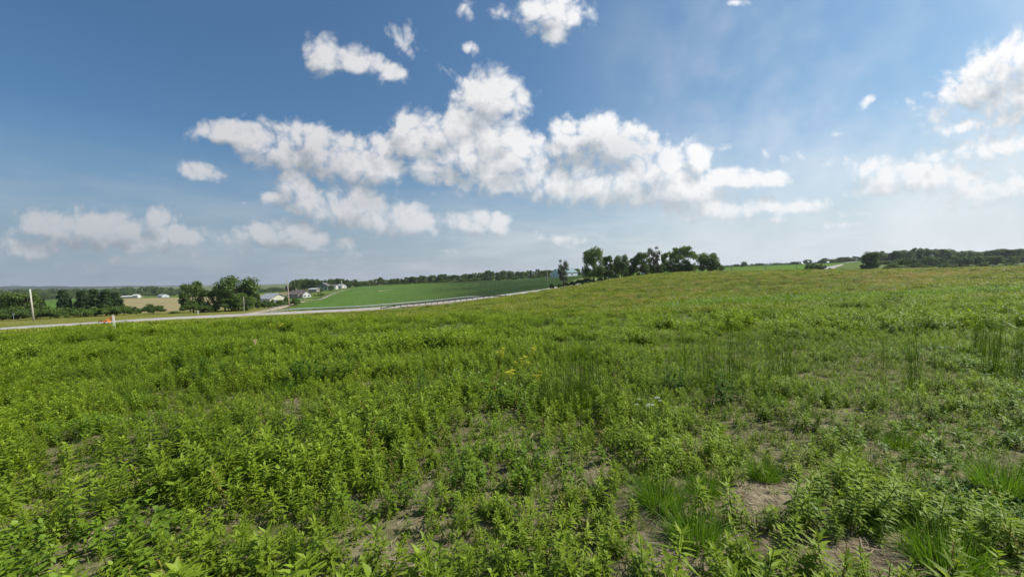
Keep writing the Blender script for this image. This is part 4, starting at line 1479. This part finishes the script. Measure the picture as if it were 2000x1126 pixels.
for i, (k, px, tp, wd) in enumerate([('round', 1580, 514, 16), ('round', 1592, 513, 20), ('sparse', 1604, 514, 18), ('bush', 1604, 522, 16), ('bush', 1621, 521, 12), ('bush', 1630, 524, 10), ('bush', 1643, 523, 12), ('bush', 1663, 526, 8), ('bush', 1678, 524, 10)]):
    tree(k, px, 188, tp, wd, 'dark shrub in front of the far road, %s from the left' % ORD[i], 'shrubs in front of the far road')


# ------------------------------------------------------------------ buildings
def gable(name, px, D, Ln, Wd, H, RH, rz, wall, roof, label, cat, windows=(), doors=(), chim=False, over=.4, dz=-.2, extra=None):
    """gable building; local X = ridge direction; windows/doors: (side, along, z, w, h), side in front back left right"""
    p = at(px, D, dz)
    t = thing(name, p, label, cat, None, rz)
    b = MB()
    hl, hw = Ln / 2, Wd / 2
    b.box((0, 0, H / 2), (Ln, Wd, H))
    for s in (-1, 1):
        b.poly([(s * hl, -hw, H), (s * hl, hw, H), (s * hl, 0, H + RH)])
    w = b.build('wall', M[wall], t)
    b = MB()
    th = .12
    for s in (-1, 1):
        n_ = 1 + over / hw
        e0 = (hw * n_ * s, H - RH * (n_ - 1))
        for q in (0,):
            lo, hi = -hl - over, hl + over
            a = [(lo, e0[0], e0[1] + .02), (hi, e0[0], e0[1] + .02), (hi, 0, H + RH + .02), (lo, 0, H + RH + .02)]
            c = [(x, y, z + th) for x, y, z in a]
            m0 = len(b.v)
            b.v += [Vector(v) for v in a + c]
            for f in ((0, 1, 2, 3), (4, 7, 6, 5), (0, 4, 5, 1), (1, 5, 6, 2), (2, 6, 7, 3), (3, 7, 4, 0)):
                b.f.append([m0 + k for k in f])
    rf = b.build('roof', M[roof], t)
    if chim:
        b = MB()
        b.box((Ln * .2, 0, H + RH + .3), (.6, .6, 1.2))
        b.build('chimney', M['brownwall'], rf)

    def opening(nm, side, al, z, w_, h_, mt):
        fr, pn = MB(), MB()
        if side in ('front', 'back'):
            y = -hw - .03 if side == 'front' else hw + .03
            c = (al, y, z)
            dd = (w_, .08, h_)
            d2 = (w_ - .2, .1, h_ - .2)
        else:
            x = -hl - .03 if side == 'left' else hl + .03
            c = (x, al, z)
            dd = (.08, w_, h_)
            d2 = (.1, w_ - .2, h_ - .2)
        fr.box(c, dd)
        f_ = fr.build(nm, M['white'], t)
        pn.box(c, d2)
        pn.build('pane' if nm == 'window' else 'panel', M[mt], f_)
    for q in windows:
        opening('window', *q, 'glass')
    for q in doors:
        opening('door', *q, 'door')
    return t


R90 = math.pi / 2
gable('barn', 534, 188, 13, 8.5, 3.0, 2.2, math.radians(-35), 'cream', 'roof_grey', 'long cream barn with light metal roof behind the shrubs', 'barn',
      windows=[('right', 2, 1.6, 1.2, 1.0)], doors=[('right', -1.5, 1.2, 2.6, 2.4)])
t = gable('house', 583, 238, 11, 7, 2.6, 2.4, math.radians(150), 'brownwall', 'roof_brown', 'brown roofed house with taupe gable below the lawn', 'house',
          windows=[('front', 2, 1.5, 1.2, 1.1), ('front', -1, 1.5, 1.2, 1.1), ('back', 2, 1.5, 1.2, 1.1), ('back', -2, 1.5, 1.2, 1.1)], doors=[('back', 0, 1.1, 1, 2.1)], chim=True)
t2 = gable('house_wing', 594, 236, 7, 5, 2.5, 2.0, math.radians(-35), 'offwhite', 'roof_brown', 'white walled wing at the right end of the brown roofed house', 'house wing',
           windows=[('right', 1.2, 1.4, 1.1, 1.1), ('right', -1.2, 1.4, 1.1, 1.1), ('front', -1, 1.4, 1.4, 1.0)])
gable('garage', 615, 300, 6.5, 5, 2.6, .9, math.radians(-10), 'brownwall', 'roof_grey', 'low garage with pale roof left of the green house', 'garage', doors=[('front', 0, 1.1, 2.6, 2.1)])
gable('house', 633, 322, 10, 8, 4.2, 2.6, math.radians(100), 'greenwall', 'roof_dark', 'tall grey green house at the top of the lawn', 'house',
      windows=[('left', -1.5, 3, 1, 1.2), ('left', 1.5, 3, 1, 1.2), ('left', 1.5, 1.2, 1, 1.2)], doors=[('left', -1, 1.1, 1, 2.1)])
gable('house_wing', 650, 326, 7, 6, 3.0, 1.6, math.radians(5), 'offwhite', 'roof_dark', 'white wing to the right of the grey green house', 'house wing', windows=[('front', 1.5, 1.6, 1.2, 1.2), ('right', 0, 1.6, 1.2, 1.2)])
gable('house', 667, 345, 7, 5.5, 2.6, 1.6, math.radians(-30), 'offwhite', 'roof_grey', 'small pale house near the grey pole with transformer', 'house', windows=[('right', 1, 1.5, 1, 1), ('front', -1, 1.5, 1, 1)], doors=[('front', 1, 1.1, 1, 2)])
gable('barn', 1102, 330, 19, 13, 4.0, 3.2, math.radians(35), 'bluewall', 'roof_teal', 'pale blue barn with teal roof behind the thin young tree', 'barn',
      windows=[('left', 2.5, 2.0, 1.4, 1.4), ('front', 3, 2.0, 1.6, 1.4)], doors=[('front', -3, 1.6, 3.2, 3.0)])
gable('farm_shed', 257, 505, 20, 8, 2.2, 1.0, math.radians(8), 'brownwall', 'offwhite', 'long white roofed farm shed beyond the tan field', 'shed', doors=[('front', -4, 1.1, 3, 2)])
gable('farm_shed', 267, 498, 6, 5, 3.8, 1.0, math.radians(8), 'offwhite', 'offwhite', 'small white block at the right end of the long farm shed', 'shed', windows=[('front', 0, 2, 1.4, 1.2)])
gable('farmhouse', 319, 510, 12, 8, 2.6, 2.0, math.radians(-25), 'bluewall', 'roof_grey', 'pale farmhouse below the wood right of the long shed', 'farmhouse', windows=[('right', 0, 1.6, 1.4, 1.2), ('front', 2, 1.6, 1.4, 1.2)])
gable('farm_shed', 1566, 430, 2.2, 2, 1.8, .7, .3, 'offwhite', 'offwhite', 'left one of the two tiny white sheds on the horizon', 'shed')
gable('farm_shed', 1616, 425, 2.2, 2, 1.8, .7, .3, 'offwhite', 'offwhite', 'right one of the two tiny white sheds on the horizon', 'shed')

# ------------------------------------------------------------------ poles, posts, signs
def pole(px, D, top_py, r0, mat, label, lean=0.0, group=None, cross=False, transf=False, name='utility_pole', cat='pole', wires=None):
    p = at(px, D)
    h = (project(p.x, p.y, p.z)[1] - top_py) / F * D
    t = thing(name, p, label, cat, group)
    t.rotation_euler = (0, lean, 0)
    b = MB()
    b.tube([(0, 0, -.5), (0, 0, h * .5), (0, 0, h)], [r0, r0 * .9, r0 * .75], 10)
    b.build('pole', M[mat], t, True)
    if cross:
        b = MB()
        b.box((0, -.16, h - .6), (2.2, .1, .12))
        b.build('crossarm', M['pole_brown'], t)
        for x in (-.95, 0, .95):
            b = MB()
            b.tube([(x, -.16, h - .54), (x, -.16, h - .42), (x, -.16, h - .36)], [.05, .07, .03], 6)
            b.build('insulator', M['metal'], t)
    if transf:
        b = MB()
        b.tube([(.32, 0, h * .72), (.32, 0, h * .74), (.32, 0, h * .84), (.32, 0, h * .86)], [.15, .2, .2, .12], 10)
        b.build('transformer', M['metal'], t)
    return t, h


t, h = pole(66, 96, 564, .19, 'pole_grey', 'thick leaning grey pole near the road at the far left', math.radians(-3))
b = MB()
b.tube([(0, 0, h - .3), (-1.6, .4, h * .62)], .02, 4)
b.build('stay_wire', M['metal'], t)
t, h = pole(565.5, 112, 542, .15, 'pole_brown', 'tall brown utility pole beside the road before the houses', math.radians(-1.2))
b = MB()
b.tube([(0, -.17, h * .62), (0, -.17, h * .69)], .09, 8)
b.build('equipment_box', M['black'], t)
b = MB()
b.tube([(0, 0, h * .70), (0, 0, h + .02)], [.15, .125], 10)
b.build('grey_sleeve', M['pole_grey'], t)
pole(477.5, 108, 579, .075, 'pole_grey', 'thin grey pole in front of the roadside clump', 0)
pole(593, 190, 566, .07, 'post_dark', 'very thin dark pole on the lawn edge', 0)
pole(668, 330, 548, .28, 'pole_grey', 'grey pole with transformer by the small pale house', math.radians(-2), transf=True, cross=True)
pole(1070, 162, 517, .09, 'pole_grey', 'thin grey pole at the left side of the pale blue barn', math.radians(-1))
for px, D, tp, lb in ((1429.5, 190, 515, 'dark pole in the far green field nearest the crest trees'), (1495, 200, 518, 'faint dark pole in the middle of the far green field'), (1556, 205, 518, 'dark pole beside the bend of the far road')):
    pole(px, D, tp, .13, 'post_dark', lb, 0, 'poles across the far green field')

p = at(27, 100)
t = thing('road_sign', p, 'round grey sign seen from behind at the far left', 'sign')
b = MB()
b.box((0, 0, .75), (.07, .05, 1.9))
b.build('post', M['metal'], t)
b = MB()
b.tube([(0, -.05, 1.75), (0, -.02, 1.75)], .36, 20)
b.build('plate', M['metal'], t)
b = MB()
b.box((0, -.065, 1.78), (.16, .02, .2))
b.build('bracket', M['post_dark'], t)


def stake(px, py, h, w, lb, ribbon=False, D=None, lean=0.0):
    p = hit(px, py) if D is None else at(px, D)
    t = thing('marker_stake', p, lb, 'stake')
    t.rotation_euler = (0, lean, .5)
    b = MB()
    b.box((0, 0, h / 2 - .1), (w, w * .5, h + .2))
    b.box((0, 0, h + .012), (w * .8, w * .4, .02))
    b.build('post', M['white'], t)
    if ribbon:
        for k, (dz, l_, s) in enumerate([(0, .62, 1), (-.09, .4, -1)]):
            V, Fc = [], []
            n = 14
            for i in range(n):
                f = i / (n - 1)
                x = -.03 - l_ * f
                z = h - .14 + dz - .28 * f * l_ + .045 * math.sin(f * 9 + k * 2)
                y = -.05 + .06 * math.sin(f * 7 + k)
                V += [(x, y, z + .035), (x, y + .02 * math.sin(f * 12), z - .035)]
            for i in range(n - 1):
                Fc.append((2 * i, 2 * i + 2, 2 * i + 3, 2 * i + 1))
            me = bpy.data.meshes.new('ribbon')
            me.from_pydata(V, [], Fc)
            o = link('ribbon', me, M['orange'], t)
            sm = o.modifiers.new('thickness', 'SOLIDIFY')
            sm.thickness = .003
    return t


stake(225, 650, 1.02, .085, 'white marker stake with an orange ribbon blowing left', True, lean=math.radians(-2.5))
stake(387, 0, 1.2, .2, 'short white post on the verge left of the clump', D=108)
stake(1324, 601, .55, .05, 'small white stake standing in the middle of the green slope')
stake(1250, 0, .3, .25, 'small white marker beside the dirt track', D=138)
stake(1337, 0, .3, .2, 'small white marker under the spreading tree', D=148)


# ------------------------------------------------------------------ guardrails
def rail(i0, i1, side, label, step=1.9, ends=(True, True), posts='post_dark', beam='metal'):
    """W-beam rail along the road between two pixel columns"""
    seg = [(RP[k], RN[k], RZ[k]) for k in range(len(RP))]
    pxs = np.array([project(a[0], a[1], z)[0] if a[1] > 5 else -999 for a, n, z in seg])
    ok = np.where((pxs >= i0) & (pxs <= i1) & (RP[:, 1] < 160))[0]
    Pn = np.array([np.append(RP[k] + RN[k] * side * 4.4, RZ[k]) for k in ok])
    s = np.concatenate([[0], np.cumsum(np.linalg.norm(np.diff(Pn, axis=0), axis=1))])
    n = int(s[-1] / step)
    q = np.linspace(0, s[-1], n + 1)
    Q = np.stack([np.interp(q, s, Pn[:, j]) for j in range(3)], -1)
    o = Vector(Q[0])
    t = thing('guardrail', o, label, 'guardrail')
    post_me = None
    for k, c in enumerate(Q):
        if post_me is None:
            b = MB()
            b.box((0, 0, .22), (.16, .16, 1.2))
            post_me = b.mesh('post')
            post_me.materials.append(M[posts])
        pp = link('post', post_me, parent=t)
        pp.location = Vector(c) - o + Vector((0, 0, -.10))
        a_ = Q[min(k + 1, n)] - Q[max(k - 1, 0)]
        pp.rotation_euler = (0, 0, math.atan2(a_[1], a_[0]))
    # beam
    tdir = np.gradient(Q, axis=0)
    prof = [(-.155, .0), (-.10, .07), (-.05, .07), (0, .0), (.05, .07), (.10, .07), (.155, .0)]
    V = []
    for k, c in enumerate(Q):
        d = tdir[k][:2] / np.linalg.norm(tdir[k][:2])
        nrm = np.array([d[1], -d[0]]) * (-side)
        drop = 0
        if ends[0] and k < 3:
            drop = (.62, .36, .12)[k]
        if ends[1] and k > n - 3:
            drop = (.62, .36, .12)[n - k]
        for thk in (0.0, .012):
            for (dz, off) in prof:
                V.append((*(c[:2] + nrm * (.10 + off + thk) - np.array(o[:2])), c[2] - o.z + .60 - drop + dz))
    V = np.array(V)
    k2 = len(prof)
    Fq = []
    for k in range(n):
        a, b_ = k * 2 * k2, (k + 1) * 2 * k2
        for j in range(k2 - 1):
            Fq.append((a + j, b_ + j, b_ + j + 1, a + j + 1))
            Fq.append((a + k2 + j, a + k2 + j + 1, b_ + k2 + j + 1, b_ + k2 + j))
        Fq.append((a, a + k2, b_ + k2, b_))
        Fq.append((a + k2 - 1, b_ + k2 - 1, b_ + 2 * k2 - 1, a + 2 * k2 - 1))
    link('beam', mesh_np('beam', V, Fq), M[beam], t)
    for k in (0, n):
        b = MB()
        c = Vector(Q[k]) - o
        b.box(c + Vector((0, 0, .05)), (.5, .3, .4))
        b.build('end_terminal', M['metal'], t)
    return t


rail(735, 978, 1, 'near guardrail with dark posts between field and road', beam='rail_dark')
rail(515, 955, -1, 'far guardrail along the soybean field side of the road')

# ------------------------------------------------------------------ soybean rows
dirv_ = np.array([-.2, 1.0])
dirv_ /= np.linalg.norm(dirv_)
nrm_ = np.array([dirv_[1], -dirv_[0]])
SL = [(560, 860, 124), (575, 930, 138), (590, 1000, 150), (600, 1075, 163), (625, 1110, 200), (690, 1160, 320), (700, 1170, 385)]
V_, F_, T_ = [], [], []
cnt = 0
rs_ = np.random.default_rng(4)
for k in range(-190, 210):
    off = k * .76
    s_ = np.arange(100, 395, 1.6)
    cx_ = nrm_[0] * off + dirv_[0] * (s_ - 0) + 0
    cy_ = nrm_[1] * off + dirv_[1] * s_
    pxx = 1000 + F * cx_ / cy_
    l_ = np.interp(cy_, [q[2] for q in SL], [q[0] for q in SL])
    r_ = np.interp(cy_, [q[2] for q in SL], [q[1] for q in SL])
    rdD = np.interp(pxx, [520, 620, 700, 850, 1000, 1075, 1150], [104.5, 111.5, 116.5, 128.5, 138.5, 149, 172]) + 8.5
    ok = (pxx > l_) & (pxx < r_) & (cy_ > rdD) & (cy_ < 385)
    if ok.sum() < 3:
        continue
    cx_, cy_ = cx_[ok], cy_[ok]
    n = len(cx_)
    z = ground(cx_, cy_)
    wv = rs_.uniform(.16, .30, n)
    hv = rs_.uniform(.24, .42, n) * (.75 + .5 * fbm(cx_ * .04, cy_ * .04, 17, 2))
    jx = rs_.normal(0, .03, n)
    for dx, dz in ((-1, .06), (-.45, .8), (0, 1), (.45, .8), (1, .06)):
        V_.append(np.stack([cx_ + nrm_[0] * (wv * dx + jx), cy_ + nrm_[1] * (wv * dx + jx), z + hv * dz], -1))
        T_.append(np.clip(rs_.normal(.5, .25, n), 0, 1))
    base = cnt
    for a in range(4):
        i_ = np.arange(n - 1)
        F_.append(np.stack([base + a * n + i_, base + a * n + i_ + 1, base + (a + 1) * n + i_ + 1, base + (a + 1) * n + i_], -1))
    cnt += 5 * n
link('soybean_rows', mesh_np('soybean_rows', np.concatenate(V_), np.concatenate(F_), False, {'tint': np.concatenate(T_)}), M['soy'], kind='stuff', label='rows of green soybeans on the slope beyond the road')

# ------------------------------------------------------------------ parked car between the crest trees
t = thing('parked_car', at(1258, 215), 'pale blue car parked behind the crest row of trees', 'car', None, .25)
t.location.z += .02
prof = [(-2.2, .35), (-2.25, .75), (-1.9, .9), (-1.3, .95), (-.75, 1.42), (.75, 1.45), (1.35, 1.0), (2.15, .85), (2.25, .6), (2.2, .35)]
b = MB()
n = len(prof)
for y in (-.85, .85):
    for (x, z) in prof:
        b.v.append(Vector((x, y * (.82 if z > 1.2 else 1), z)))
b.f.append(list(range(n))[::-1])
b.f.append(list(range(n, 2 * n)))
for i in range(n):
    b.f.append([i, (i + 1) % n, n + (i + 1) % n, n + i])
b.build('body', M['car_paint'], t)
for sy in (-1, 1):
    b = MB()
    b.poly([(-1.15, sy * .845, .98), (-.7, sy * .735, 1.36), (.68, sy * .735, 1.38), (1.15, sy * .845, 1.0)][::sy])
    b.build('side_window', M['glass'], t)
for x in (-1.4, 1.4):
    for y in (-.8, .8):
        b = MB()
        b.tube([(x, y - .1, .33), (x, y + .1, .33)], .33, 14)
        w = b.build('wheel', M['black'], t)

# ------------------------------------------------------------------ haze
b = MB()
b.box((0, 0, 10), (10600, 8700, 110))
m_, (new, math_, vmath, mix, mr, noise, L), out = material('haze')
pv = new('ShaderNodeVolumePrincipled')
pv.inputs['Color'].default_value = (.85, .9, 1.0, 1)
pv.inputs['Density'].default_value = .00011
pv.inputs['Anisotropy'].default_value = .3
L.new(pv.outputs[0], out.inputs['Volume'])
HAZE = b.build('haze', m_, kind='stuff')
